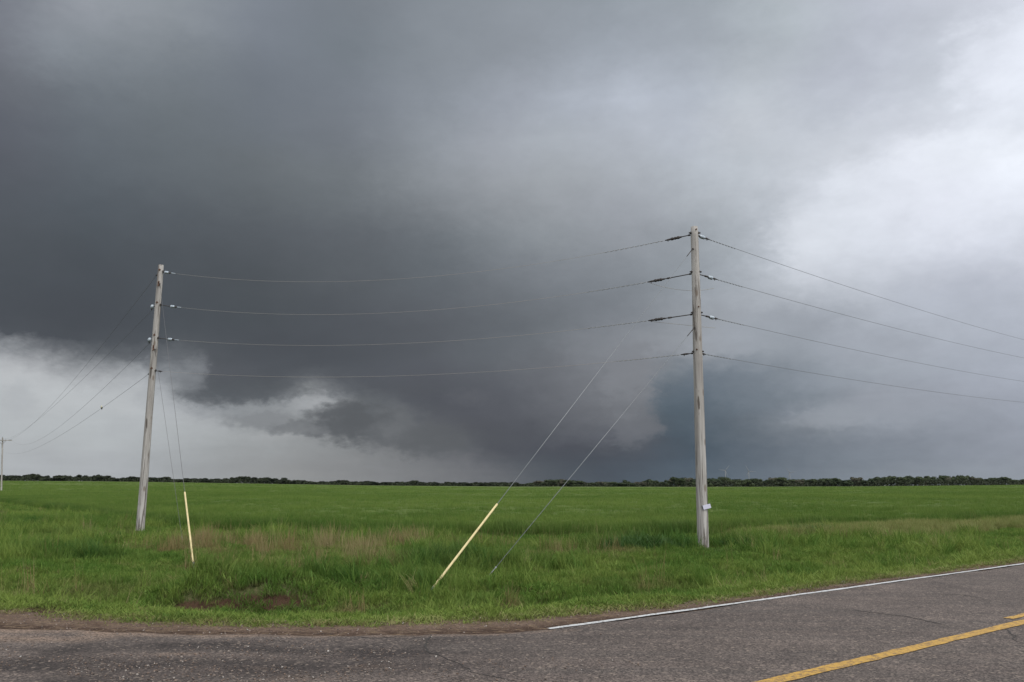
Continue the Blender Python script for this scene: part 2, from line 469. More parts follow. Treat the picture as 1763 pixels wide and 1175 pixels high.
BUMPS = []
BANK = at_z(335, 1047, -.45)
for (px, py, z, a, b, hh) in ((770, 985, -.3, 1.6, 1.1, .20), (1180, 965, -.3, 1.6, 1.2, .12), (1090, 965, -.3, 1.3, .9, .14),
                              (400, 1022, -.3, 2.2, .7, .16), (620, 1022, -.35, 1.5, .6, .10)):
    p = at_z(px, py, z)
    BUMPS.append((p.x, p.y, a, b, hh))


def zl(x, y):
    return float(land(np.array([x]), np.array([y]))[0])


def blobs(x, y, lst):                        # soft spots on the ground, given where the photo shows them
    o = np.zeros_like(np.asarray(x, float))
    for (px, py, z, a, b, wgt) in lst:
        p = at_z(px, py, z)
        o = np.maximum(o, wgt * np.exp(-((x - p.x) / a) ** 2 - ((y - p.y) / b) ** 2))
    return o


SOIL = [(640,1045,-.4,.9,.25,.55), (720,1045,-.4,.6,.25,.5), (900,1030,-.35,.8,.25,.6), (560,1003,-.35,.4,.3,.55), (60,1062,-.1,1.2,.5,.9), (0,1058,-.1,1.5,.5,1.0)]
DRY = [(300,956,-.3,1.6,1.0,.75), (380,948,-.3,1.5,1.2,.9), (440,962,-.3,1.2,1.0,.9), (505,958,-.3,1.2,1.2,.7), (575,952,-.3,1.6,1.3,1.0), (610,968,-.3,1.0,.8,.9), (680,950,-.3,1.6,1.1,.9),
       (410,978,-.3,.9,.7,.7), (540,985,-.3,.9,.6,.7), (760,948,-.3,2.0,.9,.55), (560,1006,-.35,.8,.5,.7), (660,985,-.3,1.0,.7,.6), (850,948,-.3,1.8,.8,.5), (190,925,-.2,1.4,.8,.5), (345,985,-.3,.8,.6,.5),
       (960,962,-.3,1.3,.8,.5), (1120,1008,-.3,1.0,.6,.4), (620,1048,-.35,1.3,.3,.6), (870,1040,-.35,1.0,.3,.6), (60,1010,-.2,2.0,.9,.35), (300,1015,-.3,1.2,.6,.3), (1040,968,-.3,1.0,.6,.5)]
LUSH = [(780,985,-.3,1.7,1.3,.9), (880,985,-.3,1.6,1.2,.7), (1095,958,-.3,1.5,1.3,1.0), (1180,960,-.3,1.5,1.2,1.0), (1240,950,-.3,1.4,1.1,.8),
        (95,962,-.25,1.6,.5,1.0), (160,968,-.25,1.2,.5,1.0), (1400,918,-.25,1.6,1.5,.9), (1560,915,-.25,3.0,1.2,.7), (1720,900,-.25,3.5,1.8,.9),
        (590,1020,-.35,1.2,.7,.7), (700,1022,-.35,1.0,.7,.7), (450,1025,-.35,1.6,.6,.5), (140,925,-.2,3.0,.8,.5), (60,905,-.15,4.0,3.0,.6)]
TALL = [(1340,930,-.25,2,1.0,.3), (1450,928,-.25,2.5,1.2,.3), (590,940,-.3,2.4,1.2,.6), (60,890,-.2,5,3,.7), (150,900,-.2,4,2,.5)]

# ------------------------------------------------------------------ ground sheet
def lines(near0, near1, step, far0, far1, growth):
    a = list(np.arange(near0, near1 + 1e-6, step))
    st, v = step, near1
    while v < far1:
        st *= growth; v += st; a.append(v)
    st, v, b = step, near0, []
    while v > far0:
        st *= growth; v -= st; b.append(v)
    return np.array(sorted(b) + a)


def grid_obj(name, X, Y, Z, m, attrs=None, smooth=True, kind=None, keep=None):
    nr, nc = X.shape
    co = np.stack([X, Y, Z], -1).reshape(-1, 3).astype(np.float32)
    i = np.arange(nr * nc).reshape(nr, nc)
    q = np.stack([i[:-1, :-1], i[:-1, 1:], i[1:, 1:], i[1:, :-1]], -1).reshape(-1, 4)
    if keep is not None: q = q[keep.ravel()[q].all(1)]
    me = bpy.data.meshes.new(name)
    me.vertices.add(len(co)); me.vertices.foreach_set('co', co.ravel())
    me.loops.add(q.size); me.loops.foreach_set('vertex_index', q.ravel().astype(np.int32))
    me.polygons.add(len(q))
    me.polygons.foreach_set('loop_start', np.arange(0, q.size, 4, dtype=np.int32))
    me.update(calc_edges=True)
    me.polygons.foreach_set('use_smooth', np.full(len(q), smooth))
    for k, v in (attrs or {}).items():
        at = me.attributes.new(k, 'FLOAT', 'POINT')
        at.data.foreach_set('value', np.asarray(v, np.float32).ravel())
    me.validate()
    o = bpy.data.objects.new(name, me)
    COL.objects.link(o)
    me.materials.append(m)
    return tag(o, kind=kind)


def b_ground(t, p):
    o = t.n('ShaderNodeTexCoord').outputs['Object']
    soil = t.n('ShaderNodeAttribute', attribute_name='soil').outputs['Fac']
    n1 = t.noise(o, 3.0, 6, 0.6)
    n2 = t.noise(o, 22.0, 5, 0.65)
    turf = t.mix(t.rng(n1, .35, .65), (.028, .042, .012), (.046, .056, .018))
    turf = t.mix(t.rng(n2, .45, .7), turf, (.095, .080, .045))
    earth = t.mix(t.rng(n2, .3, .7), (.028, .016, .010), (.066, .040, .026))
    f = t.rng(t.m('ADD', soil, t.m('MULTIPLY', t.m('SUBTRACT', n2, .5), .8)), .35, .6)
    link(t, t.mix(f, turf, earth), p.inputs['Base Color'])
    bp = t.n('ShaderNodeBump', {'Height': n2, 'Strength': .8, 'Distance': .06})
    link(t, bp.outputs[0], p.inputs['Normal'])


gx = lines(-20, 30, 0.16, -4600, 4600, 1.12)
gy = np.concatenate([[-3000, -1500, -700, -300, -150, -80, -40, -20, -10, -4, 0, 3, 6], lines(8, 34, 0.10, 8, 4600, 1.10)])
GX, GY = np.meshgrid(gx, gy)
GZ = land(GX, GY)
behind = GY < GRASS_EDGE(GX)
GZ = np.where(behind, np.where(GY < -14, -0.3, GZ), GZ)
soil_v = np.clip(np.maximum(blobs(GX, GY, SOIL), bank_soil(GX, GY)), 0, 1.2)
s_ = GY - GRASS_EDGE(GX)
soil_v = np.maximum(soil_v, np.where(np.abs(s_) < 0.9, (1 - sstep(-.2, .35, s_)) * .8, 0))
grid_obj('ground', GX, GY, GZ, mat('soil_and_turf', b_ground, .95, .1), {'soil': soil_v}, kind='structure')

# ------------------------------------------------------------------ road
DARK = [(120,1140,0,1.2,.5,.8), (300,1145,0,1.4,.5,.85), (480,1150,0,1.4,.5,.85), (640,1150,0,1.3,.5,.65), (780,1145,0,1.2,.5,.5), (200,1172,0,1.2,.4,.7), (160,1118,0,1.2,.22,.9), (320,1112,0,1.2,.25,1), (250,1104,0,1.0,.2,.6), (430,1105,0,1.0,.16,.7), (620,1108,0,1.6,.18,.7), (760,1100,0,1.2,.25,.7), (520,1118,0,1.6,.2,.9), (700,1128,0,1.6,.22,.8),
        (80,1150,0,.9,.25,.9), (200,1160,0,1.0,.25,.7), (420,1140,0,1.5,.15,.5), (880,1125,0,1.2,.5,.5), (1000,1100,0,1.8,.5,.5), (1150,1080,0,2.0,.5,.5), (1300,1060,0,2,.5,.45), (860,1165,0,.7,.3,.5)]
PALE = [(300,1092,0,1.0,.13,.8), (420,1094,0,1.0,.13,.8), (540,1095,0,1.0,.13,.8), (660,1094,0,1.0,.15,.8), (780,1091,0,1.0,.18,.8), (880,1086,0,.9,.2,.7), (60,1084,0,2.0,.2,1), (180,1089,0,1.3,.18,.9), (60,1100,0,1.6,.3,.7), (300,1125,0,1.0,.12,.5), (380,1150,0,1.2,.2,.4), (560,1165,0,1.5,.3,.4), (640,1150,0,1.2,.3,.35)]


def b_road(t, p):
    o = t.n('ShaderNodeTexCoord').outputs['Object']
    dark = t.n('ShaderNodeAttribute', attribute_name='dark').outputs['Fac']
    pale = t.n('ShaderNodeAttribute', attribute_name='pale').outputs['Fac']
    n1 = t.noise(o, 1.1, 6, 0.62, .4)
    # wheel-worn streaks that run with the road
    rot = t.n('ShaderNodeMapping', {'Vector': o, 'Rotation': (0, 0, ROAD_ROT), 'Scale': (0.12, 1.6, 1)}).outputs[0]
    n2 = t.noise(rot, 1.6, 5, 0.6)
    vor = t.n('ShaderNodeTexVoronoi', {'Vector': o, 'Scale': 62.0})
    chip = t.n('ShaderNodeSeparateColor', {0: vor.outputs['Color']}).outputs[0]
    vor2 = t.n('ShaderNodeTexVoronoi', {'Vector': o, 'Scale': 33.0})
    chip2 = t.n('ShaderNodeSeparateColor', {0: vor2.outputs['Color']}).outputs[1]
    base = t.mix(t.rng(n1, .3, .7), (.056, .046, .042), (.098, .081, .073))
    base = t.mix(t.m('MULTIPLY', t.rng(n2, .42, .66), .6), base, (.052, .046, .043))
    fd = t.rng(t.m('ADD', dark, t.m('MULTIPLY', t.m('SUBTRACT', n1, .5), 1.3)), .3, .75)
    base = t.mix(fd, base, (.030, .025, .0235))
    fp = t.rng(t.m('ADD', pale, t.m('MULTIPLY', t.m('SUBTRACT', n1, .5), .9)), .3, .8)
    base = t.mix(fp, base, (.135, .100, .078))
    spk = t.mix(t.m('POWER', chip, 1.4), (.30, .29, .29), (2.05, 1.98, 1.92))
    base = t.mix(.8, base, spk, 'MULTIPLY')
    spk2 = t.rng(chip2, .93, .97)
    base = t.mix(t.m('MULTIPLY', spk2, .55), base, (.21, .17, .14))
    link(t, base, p.inputs['Base Color'])
    bp = t.n('ShaderNodeBump', {'Height': t.m('ADD', chip, t.m('MULTIPLY', chip2, .5)), 'Strength': .55, 'Distance': .008})
    link(t, bp.outputs[0], p.inputs['Normal'])


WL0, WL1 = at_z(945, 1083.5), at_z(1763, 971)
RD = (WL1 - WL0).normalized()
RN = Vector((-RD.y, RD.x, 0))
ROAD_ROT = -math.atan2(RD.y, RD.x)
rx = lines(-16, 24, 0.16, -75, 190, 1.10)
tt = np.concatenate([np.linspace(0, .35, 6)[:-1], np.linspace(.35, 1, 60)])
RX, TT = np.meshgrid(rx, tt)
edge = ASPHALT_EDGE(RX) + (fbm(RX * 1.3, RX * 0 + 4, 21) - .5) * .25 + (fbm(RX * 5, RX * 0 + 9, 22) - .5) * .10
RY = -14 + (edge + 14) * TT
RZ = np.zeros_like(RX) + (fbm(RX * .25, RY * .25, 31) - .5) * .02
RZ = np.where(TT > .995, RZ - .03, RZ)
grid_obj('road', RX, RY, RZ, mat('worn_asphalt', b_road, .88, .25),
         {'dark': blobs(RX, RY, DARK), 'pale': blobs(RX, RY, PALE)}, kind='structure')


def b_shoulder(t, p):
    o = t.n('ShaderNodeTexCoord').outputs['Object']
    n1 = t.noise(o, 2.2, 6, 0.6)
    vor = t.n('ShaderNodeTexVoronoi', {'Vector': o, 'Scale': 48.0})
    chip = t.n('ShaderNodeSeparateColor', {0: vor.outputs['Color']}).outputs[0]
    base = t.mix(t.rng(n1, .3, .7), (.066, .044, .033), (.108, .077, .060))
    n3 = t.noise(o, 1.0, 4, .6)
    base = t.mix(t.rng(n3, .55, .68), base, (.050, .029, .019))
    n4 = t.noise(t.vm('MULTIPLY', o, (1.0, 3.0, 1.0)), 5.0, 6, .68)
    base = t.mix(t.rng(n4, .50, .66), base, (.135, .098, .062))           # dead straw lying on the dirt
    edge_shade = t.n('ShaderNodeAttribute', attribute_name='edge_shade').outputs['Fac']
    base = t.mix(t.m('MULTIPLY', edge_shade, t.rng(n4, .62, .42)), base, (.034, .021, .015))   # shadow of the pavement edge, painted into the dirt colour
    base = t.mix(.75, base, t.mix(chip, (.5, .49, .48), (1.5, 1.5, 1.5)), 'MULTIPLY')
    link(t, base, p.inputs['Base Color'])
    bp = t.n('ShaderNodeBump', {'Height': chip, 'Strength': .6, 'Distance': .01})
    link(t, bp.outputs[0], p.inputs['Normal'])


SX, ST = np.meshgrid(rx, np.linspace(0, 1, 14))
e0 = ASPHALT_EDGE(SX) - 0.8
e1 = GRASS_EDGE(SX) + 0.35 + (fbm(SX * 1.1, SX * 0 + 2, 41) - .5) * .5
SY = e0 + (e1 - e0) * ST
SZ = -0.014 + (fbm(SX * 2, SY * 2, 43) - .5) * .012 - .02 * sstep(.6, 1, ST)
SZ = np.where(ST > .995, -0.3, SZ)
edge_shade = 1 - sstep(.05, .40, (SY - ASPHALT_EDGE(SX)) / np.maximum(GRASS_EDGE(SX) - ASPHALT_EDGE(SX), .15))  # painted shade, strongest beside the asphalt, gone before the grass
grid_obj('road_shoulder', SX, SY, SZ, mat('gravel_shoulder', b_shoulder, .95, .1), {'edge_shade': edge_shade}, kind='structure')


def b_paint(c, dirt, amount):
    def b(t, p):
        o = t.n('ShaderNodeTexCoord').outputs['Object']
        n = t.noise(o, 14.0, 6, .7)
        n2 = t.noise(o, 90.0, 2, .5)
        f = t.rng(t.m('ADD', n, t.m('MULTIPLY', t.m('SUBTRACT', n2, .5), .5)), .60 - amount, .72 - amount)
        link(t, t.mix(f, c, dirt), p.inputs['Base Color'])
    return b


def road_z(x, y):
    return (fbm(np.array([x * .25]), np.array([y * .25]), 31)[0] - .5) * .02


def stripe(name, p0, length, off, width, m, seed, rag=.2):
    """painted line along the road, its edges ragged, laid 4 mm above the asphalt"""
    n = int(length / .12)
    v, f = [], []
    for i in range(n + 1):
        s = length * i / n
        j0 = (fbm(np.array([s * 3.5]), np.array([1.0]), seed)[0] - .5) * rag * width * 2
        j1 = (fbm(np.array([s * 3.5]), np.array([7.0]), seed + 5)[0] - .5) * rag * width * 2
        for q in (-width / 2 + j0, width / 2 + j1):
            c = p0 + RD * s + RN * (off + q)
            v.append((c.x, c.y, road_z(c.x, c.y) + .007))
    for i in range(n):
        f.append((2 * i, 2 * i + 2, 2 * i + 3, 2 * i + 1))
    o = new_obj(name, v, f, m, kind='structure')
    return o


white_paint = mat('white_road_paint', b_paint((.40, .41, .42), (.13, .115, .105), .085), .7, .3)
yellow_paint = mat('yellow_road_paint', b_paint((.36, .215, .045), (.15, .095, .045), .12), .7, .3)
stripe('road_edge_line', WL0, 120, 0, .09, white_paint, 3)
YA, YB = at_z(1323, 1167), at_z(1763, 1071.5)
yoff = (YA - WL0).dot(RN)
stripe('road_centre_line', WL0 - RD * 6, 126, (YB - WL0).dot(RN), .165, yellow_paint, 11, .13)
Y2 = at_z(1735, 1066)
stripe('road_passing_line', WL0 + RD * ((Y2 - WL0).dot(RD)), 100, (at_z(1763, 1060) - WL0).dot(RN), .12, yellow_paint, 15)

crack_mat = flat('crack_tar', (.028, .025, .023), .9, var=.3)
CRACKS = [[(745,1092),(736,1101),(731,1113),(746,1125),(770,1133),(790,1142),(797,1150),(831,1162),(872,1172),(905,1178)],
          [(1440,1048),(1469,1050),(1500,1054),(1530,1059),(1560,1062),(1585,1067),(1615,1075),(1640,1079)],
          [(1590,1024),(1616,1023),(1656,1024),(1680,1029),(1707,1033)],
          [(1722,1081),(1735,1089),(1748,1103),(1770,1110)],
          [(600,1096),(640,1099),(700,1097),(738,1100)]]
for k, c in enumerate(CRACKS):
    P = [at_z(x, y) for x, y in c]
    pts = []
    for a, b in zip(P, P[1:]):
        m_ = max(2, int((b - a).length / .06))
        for i in range(m_):
            pts.append(a.lerp(b, i / m_))
    pts.append(P[-1])
    v, f = [], []
    for i, q in enumerate(pts):
        d = (pts[min(i + 1, len(pts) - 1)] - pts[max(i - 1, 0)]).normalized()
        nrm = Vector((-d.y, d.x, 0))
        wv = .004 + .011 * vnoise(np.array([i * .37]), np.array([k * 3.1]))[0]
        jit = (fbm(np.array([i * .22]), np.array([k * 5.0]), 61)[0] - .5) * .16
        for sg in (-1, 1):
            c_ = q + nrm * (jit + sg * wv * min(1, i / 5, (len(pts) - 1 - i) / 5))
            v.append((c_.x, c_.y, road_z(c_.x, c_.y) + .0035))
    for i in range(len(pts) - 1):
        f.append((2 * i, 2 * i + 2, 2 * i + 3, 2 * i + 1))
    new_obj('road_crack', v, f, crack_mat, kind='structure')

# ------------------------------------------------------------------ scattered stuff
def scatter_tree(name, coll):
    ng = bpy.data.node_groups.new(name, 'GeometryNodeTree')
    ng.interface.new_socket('Geometry', in_out='INPUT', socket_type='NodeSocketGeometry')
    ng.interface.new_socket('Geometry', in_out='OUTPUT', socket_type='NodeSocketGeometry')
    N = ng.nodes
    gi, go = N.new('NodeGroupInput'), N.new('NodeGroupOutput')
    ip = N.new('GeometryNodeInstanceOnPoints')
    ci = N.new('GeometryNodeCollectionInfo')
    ci.inputs['Collection'].default_value = coll
    ci.inputs['Separate Children'].default_value = True
    ci.inputs['Reset Children'].default_value = True
    ip.inputs['Pick Instance'].default_value = True
    L = ng.links
    L.new(gi.outputs[0], ip.inputs['Points'])
    L.new(ci.outputs[0], ip.inputs['Instance'])

    def named(nm, typ):
        a = N.new('GeometryNodeInputNamedAttribute')
        a.data_type = typ
        a.inputs['Name'].default_value = nm
        return next(o for o in a.outputs if o.enabled and o.name == 'Attribute')
    L.new(named('pick', 'INT'), ip.inputs['Instance Index'])
    L.new(named('turn', 'FLOAT_VECTOR'), ip.inputs['Rotation'])
    L.new(named('size', 'FLOAT_VECTOR'), ip.inputs['Scale'])
    L.new(ip.outputs[0], go.inputs[0])
    return ng


def scatter(name, P, turn, size, pick, fl, ng, kind='stuff', **k):
    me = bpy.data.meshes.new(name)
    n = len(P)
    me.vertices.add(n)
    me.vertices.foreach_set('co', np.asarray(P, np.float32).ravel())
    for nm, typ, key, d in (('turn', 'FLOAT_VECTOR', 'vector', turn), ('size', 'FLOAT_VECTOR', 'vector', size), ('pick', 'INT', 'value', pick)):
        at = me.attributes.new(nm, typ, 'POINT')
        at.data.foreach_set(key, np.asarray(d, np.int32 if typ == 'INT' else np.float32).ravel())
    for nm, d in fl.items():
        at = me.attributes.new(nm, 'FLOAT', 'POINT')
        at.data.foreach_set('value', np.asarray(d, np.float32).ravel())
    o = bpy.data.objects.new(name, me)
    COL.objects.link(o)
    md = o.modifiers.new('scatter', 'NODES')
    md.node_group = ng
    return tag(o, kind=kind, **k)


def blade_tuft(rs, n, h0, h1, spread, wid, lean, droop):
    v, f = [], []
    for i in range(n):
        a, r = rs.uniform(0, 2 * math.pi), spread * math.sqrt(rs.uniform(0, 1))
        bx, by = r * math.cos(a), r * math.sin(a)
        h = rs.uniform(h0, h1)
        da = rs.uniform(0, 2 * math.pi)
        ln = rs.uniform(.2, 1) * lean * h
        dx, dy = math.cos(da) * ln, math.sin(da) * ln
        fa = rs.uniform(0, math.pi)
        wx, wy = math.cos(fa) * wid * rs.uniform(.7, 1.2) / 2, math.sin(fa) * wid / 2
        dr = rs.uniform(.3, 1) * droop
        b = len(v)
        for t, ws in ((0, .8), (.45, 1), (.8, .6)):
            zz = h * (t - dr * t * t * t * .5)
            x, y = bx + dx * t * t, by + dy * t * t
            v += [(x - wx * ws, y - wy * ws, zz), (x + wx * ws, y + wy * ws, zz)]
        v.append((bx + dx, by + dy, h * (1 - dr * .5)))
        f += [(b, b + 1, b + 3, b + 2), (b + 2, b + 3, b + 5, b + 4), (b + 4, b + 5, b + 6)]
    return v, f


def src_coll(name, makers, m):
    c = bpy.data.collections.new(name)
    for i, (v, f) in enumerate(makers):
        me = bpy.data.meshes.new(f'{name}_{i:02d}')
        me.from_pydata(v, [], f)
        me.materials.append(m)
        o = bpy.data.objects.new(f'{name}_{i:02d}', me)
        c.objects.link(o)
    return c


def b_blade(green_a, green_b, lush, dry, transl=.35):
    def b(t, p):
        tint = t.n('ShaderNodeAttribute', attribute_name='tint', attribute_type='INSTANCER').outputs['Fac']
        dr = t.n('ShaderNodeAttribute', attribute_name='dry', attribute_type='INSTANCER').outputs['Fac']
        lu = t.n('ShaderNodeAttribute', attribute_name='lush', attribute_type='INSTANCER').outputs['Fac']
        o = t.n('ShaderNodeTexCoord').outputs['Object']
        n_ = t.noise(o, 26.0, 2, .6)
        tint = t.m('ADD', tint, t.m('MULTIPLY', t.m('SUBTRACT', n_, .5), 1.7), clamp=True)
        c = t.mix(tint, green_a, green_b)
        c = t.mix(lu, c, lush)
        c = t.mix(dr, c, t.mix(tint, (dry[0] * .78, dry[1] * .66, dry[2] * .58), dry))
        z = t.n('ShaderNodeSeparateXYZ', {0: o}).outputs[2]
        c = t.mix(t.rng(z, .10, .0, 0, .75), c, (.075, .058, .030))           # withered sheaths at the foot
        link(t, c, p.inputs['Base Color'])
        tr = t.n('ShaderNodeBsdfTranslucent', {'Color': c})
        mx = t.n('ShaderNodeMixShader', {0: transl, 1: p.outputs[0], 2: tr.outputs[0]})
        out = next(n for n in t.t.nodes if n.type == 'OUTPUT_MATERIAL')
        link(t, mx.outputs[0], out.inputs[0])
    return b


grass_m = mat('grass_blade', b_blade((.060, .124, .019), (.142, .194, .041), (.026, .076, .016), (.245, .200, .112)), .6, .12)
wheat_m = mat('wheat_blade', b_blade((.051, .107, .016), (.109, .166, .032), (.031, .079, .015), (.215, .230, .090)), .6, .12)
rs = random.Random(5)
short = [blade_tuft(rs, 22, .08, .24, .13, .011, .7, .5) for _ in range(5)]
tall = [blade_tuft(rs, 20, .28, .55, .12, .012, .55, .45) for _ in range(4)]
stalk = [blade_tuft(rs, 7, .35, .75, .12, .007, .28, .05) for _ in range(3)]
weed = [blade_tuft(rs, 13, .06, .20, .10, .040, 1.1, .9) for _ in range(3)]
litter = [blade_tuft(rs, 14, .05, .10, .10, .010, 2.6, .8) for _ in range(2)]
GRASS = src_coll('grass_tuft_source', short + tall + stalk + weed + litter, grass_m)
ng_grass = scatter_tree('grass_scatter', GRASS)
wheat = [blade_tuft(rs, 24, .50, .74, .20, .014, .28, .25) for _ in range(5)]
wide = [blade_tuft(rs, 34, .45, .75, .55, .022, .25, .25) for _ in range(3)]
WHEAT = src_coll('wheat_tuft_source', wheat + wide, wheat_m)
ng_wheat = scatter_tree('wheat_scatter', WHEAT)


def in_view(x, y, margin=1.5):
    return np.abs(x) < y * 0.66 + margin + 1.0


def turns(n, tilt=.15):
    t = np.zeros((n, 3))
    t[:, 0] = rng.normal(0, tilt, n); t[:, 1] = rng.normal(0, tilt, n); t[:, 2] = rng.uniform(0, 6.283, n)
    return t


# verge grass
N = 400000
gxr, gyr = rng.uniform(-34, 40, N), rng.uniform(8.5, 50, N)
e_ = 34000                                   # the rough corner beyond the bolted pole
gxr, gyr = np.concatenate([gxr, rng.uniform(-95, -12, e_)]), np.concatenate([gyr, rng.uniform(34, 130, e_)])
N += e_
s = gyr - GRASS_EDGE(gxr)
ce = CROP_EDGE(gxr)
dens = np.where(gyr < 20, 1.0, np.where(gyr < 28, .85, .65))
soil = np.maximum(blobs(gxr, gyr, SOIL), bank_soil(gxr, gyr) * 1.1)
patch = fbm(gxr * .9, gyr * .9, 71)
edge_n = (fbm(gxr * 1.4, gyr * 1.4, 72) - .5) * .7
keep = (s > -.30 + edge_n * .9) & (gyr < ce + .4) & in_view(gxr, gyr) & (rng.uniform(0, 1, N) < dens)
keep &= ~((soil + (patch - .5) * .5 > .62) & (rng.uniform(0, 1, N) < .80))
keep &= ~((s < .25 + edge_n) & (rng.uniform(0, 1, N) < .40))
gxr, gyr, s, soil, patch = gxr[keep], gyr[keep], s[keep], soil[keep], patch[keep]
n = len(gxr)
dry = blobs(gxr, gyr, DRY)
lush = blobs(gxr, gyr, LUSH)
tal = blobs(gxr, gyr, TALL)
u1 = rng.uniform(0, 1, n)
mid = fbm(gxr * .35, gyr * .35, 73)
rough = np.clip(lush * .5 + tal * .8 + (mid - .55) * 1.0 + .03, 0, 1) * sstep(.6, 2.0, s)
pick = rng.integers(0, 5, n)
istall = u1 < rough
pick[istall] = rng.integers(5, 9, istall.sum())
isstalk = (rng.uniform(0, 1, n) < np.clip(dry - .25, 0, 1) * .9 * sstep(.42, .6, fbm(gxr * 1.9, gyr * 1.1, 75)) + .0008) & (s > 1.2)
pick[isstalk] = rng.integers(9, 12, isstalk.sum())
tint = np.clip(.46 + .42 * (1 - sstep(1.2, 4, s)) + (patch - .5) * 1.8 + (mid - .5) * 1.0 + rng.normal(0, .26, n), 0, 1)
dryf = np.clip(dry * 1.5 * sstep(.40, .62, fbm(gxr * 1.9, gyr * 1.1, 75)) + dry * .2, 0, 1) * rng.uniform(.35, 1.15, n)
dryf = np.where(isstalk, rng.uniform(.6, 1, n), dryf)
dryf = np.maximum(dryf, np.where(s < .55, rng.uniform(0, 1, n) ** 1.5 * .9 * (1 - sstep(.1, .6, s)), 0))
dryf = np.maximum(dryf, np.where(rng.uniform(0, 1, n) < .03, .5, 0))
dryf = np.maximum(dryf, tal * (gxr > 4) * rng.uniform(0, .5, n))
lushf = np.clip(lush * rng.uniform(.45, 1.0, n), 0, 1)
h = (.75 + .55 * rng.uniform(0, 1, n)) * (.40 + .25 * sstep(0, 1.3, s) + .35 * sstep(1.8, 4.0, s)) * (1 + .2 * lush) * (.62 + .76 * fbm(gxr * 2.0, gyr * 2.0, 79))
fr_ = (tal > .35) & (gxr > 4) & (rng.uniform(0, 1, n) < .75)      # pale feathery grass along the field
h = np.where(fr_, h * .8, h)
front = (np.abs(gxr - (BANK.x + 1.1)) < 3.0) & (gyr < BANK.y - .05) & (gyr > BANK.y - 2.2)
h = np.where(front, h * .6, h)
far_ = sstep(48, 75, gyr)
h = h * (1 + .5 * far_)
for q_ in (at_z(1211, 953, -.28), at_z(240, 918, -.2)):                 # trodden short about the feet of the poles
    h = np.where((np.abs(gxr - q_.x) < .55) & (gyr < q_.y + .1) & (gyr > q_.y - 2.4), h * .5, h)
    pick = np.where((np.abs(gxr - q_.x) < .55) & (gyr < q_.y + .1) & (gyr > q_.y - 2.4), pick % 5, pick)
wl = fbm(gxr * .6, gyr * .6, 77)
wk = (rng.uniform(0, 1, n) < np.clip((wl - .55) * .9, 0, .25)) & (s > .8) & (gyr < 34)
pick = np.where(wk, rng.integers(12, 15, n), pick)                       # broad-leaved weeds
lt = (rng.uniform(0, 1, n) < .035 + .10 * dry) & (gyr < 36)
pick = np.where(lt, rng.integers(15, 17, n), pick)                       # flattened dead litter
dryf = np.where(lt, rng.uniform(.5, 1, n), np.where(wk, 0, dryf))
wd = rng.uniform(.85, 1.25, n) * (1 + .25 * sstep(18, 30, gyr) + 1.6 * far_)
P = np.stack([gxr, gyr, land(gxr, gyr) - .012], 1)
scatter('verge_grass', P, turns(n, .18), np.stack([wd, wd, h], 1), pick, {'tint': tint, 'dry': np.clip(dryf, 0, 1), 'lush': lushf}, ng_grass)

# wheat: dense at its front edge, thinning to the canopy sheet with distance
px_, py_, big_ = [], [], []
for (d0, d1, per, b_) in ((-.3, 2.5, 46, 0), (2.5, 12, 20, 0), (12, 32, 9, 0), (32, 80, 3.4, 1), (80, 190, .9, 1), (190, 380, .22, 1)):
    xw0, xw1 = -max(36 + d1, 125) * .78, (36 + d1) * .78
    m_ = int((xw1 - xw0) * (d1 - d0) * per)
    xx = rng.uniform(xw0, xw1, m_)
    yy = CROP_EDGE(xx) + rng.uniform(d0, d1, m_)
    k = in_view(xx, yy, 3)
    px_.append(xx[k]); py_.append(yy[k]); big_.append(np.full(k.sum(), b_))
wx, wy, wb = np.concatenate(px_), np.concatenate(py_), np.concatenate(big_)
TRAM = [at_z(40, 845.5, .3).y]


def tram(x, y):                              # wheel tracks and thin strips drilled across the field
    o = np.zeros_like(x)
    for k, yy in enumerate((41, 52, 66, 84, 108, 140, 182, 240, 310)):
        c = yy + x * (.05 + .02 * math.sin(k * 2.1)) + 1.2 * np.sin(x * .05 + k)
        o = np.maximum(o, np.exp(-((y - c) / (.35 + yy * .006)) ** 2) * (.35 + .65 * vnoise(x * .06, x * 0 + k * 3.3, 91)))
    return o


tr = tram(wx, wy)
k = rng.uniform(0, 1, len(wx)) > tr * .8
wx, wy, wb, tr = wx[k], wy[k], wb[k], tr[k]
n = len(wx)
dpt = wy - CROP_EDGE(wx)
m1 = fbm(wx * .12, wy * .06, 81)
m2 = fbm(wx * .5, wy * .35, 82)
fr = (1 - sstep(0, 2.0, dpt))
tint = np.clip(.5 + (m1 - .5) * 1.3 + (m2 - .5) * .9 + rng.normal(0, .2, n), 0, 1)
lushf = np.clip(.45 * fr + .5 * tr + (m2 - .6), 0, 1)
pale = np.clip(blobs(wx, wy, TALL) * (wx > 4), 0, 1)
dryf = np.clip(rng.uniform(0, 1, n) ** 3 * .35 + pale * rng.uniform(.1, .7, n), 0, .8)
pick = np.where(wb > 0, rng.integers(5, 8, n), rng.integers(0, 5, n))
hh = (.86 + .24 * rng.uniform(0, 1, n)) * (.88 + .24 * m2) * (1 - .25 * (1 - sstep(-.3, .5, dpt)) * rng.uniform(0, 1, n))
wd = rng.uniform(.85, 1.3, n) * (1 + .6 * sstep(80, 190, wy) + 1.0 * sstep(190, 380, wy))
P = np.stack([wx, wy, land(wx, wy) - .02], 1)
scatter('wheat', P, turns(n, .07), np.stack([wd, wd, hh], 1), pick, {'tint': tint, 'dry': dryf, 'lush': lushf}, ng_wheat)

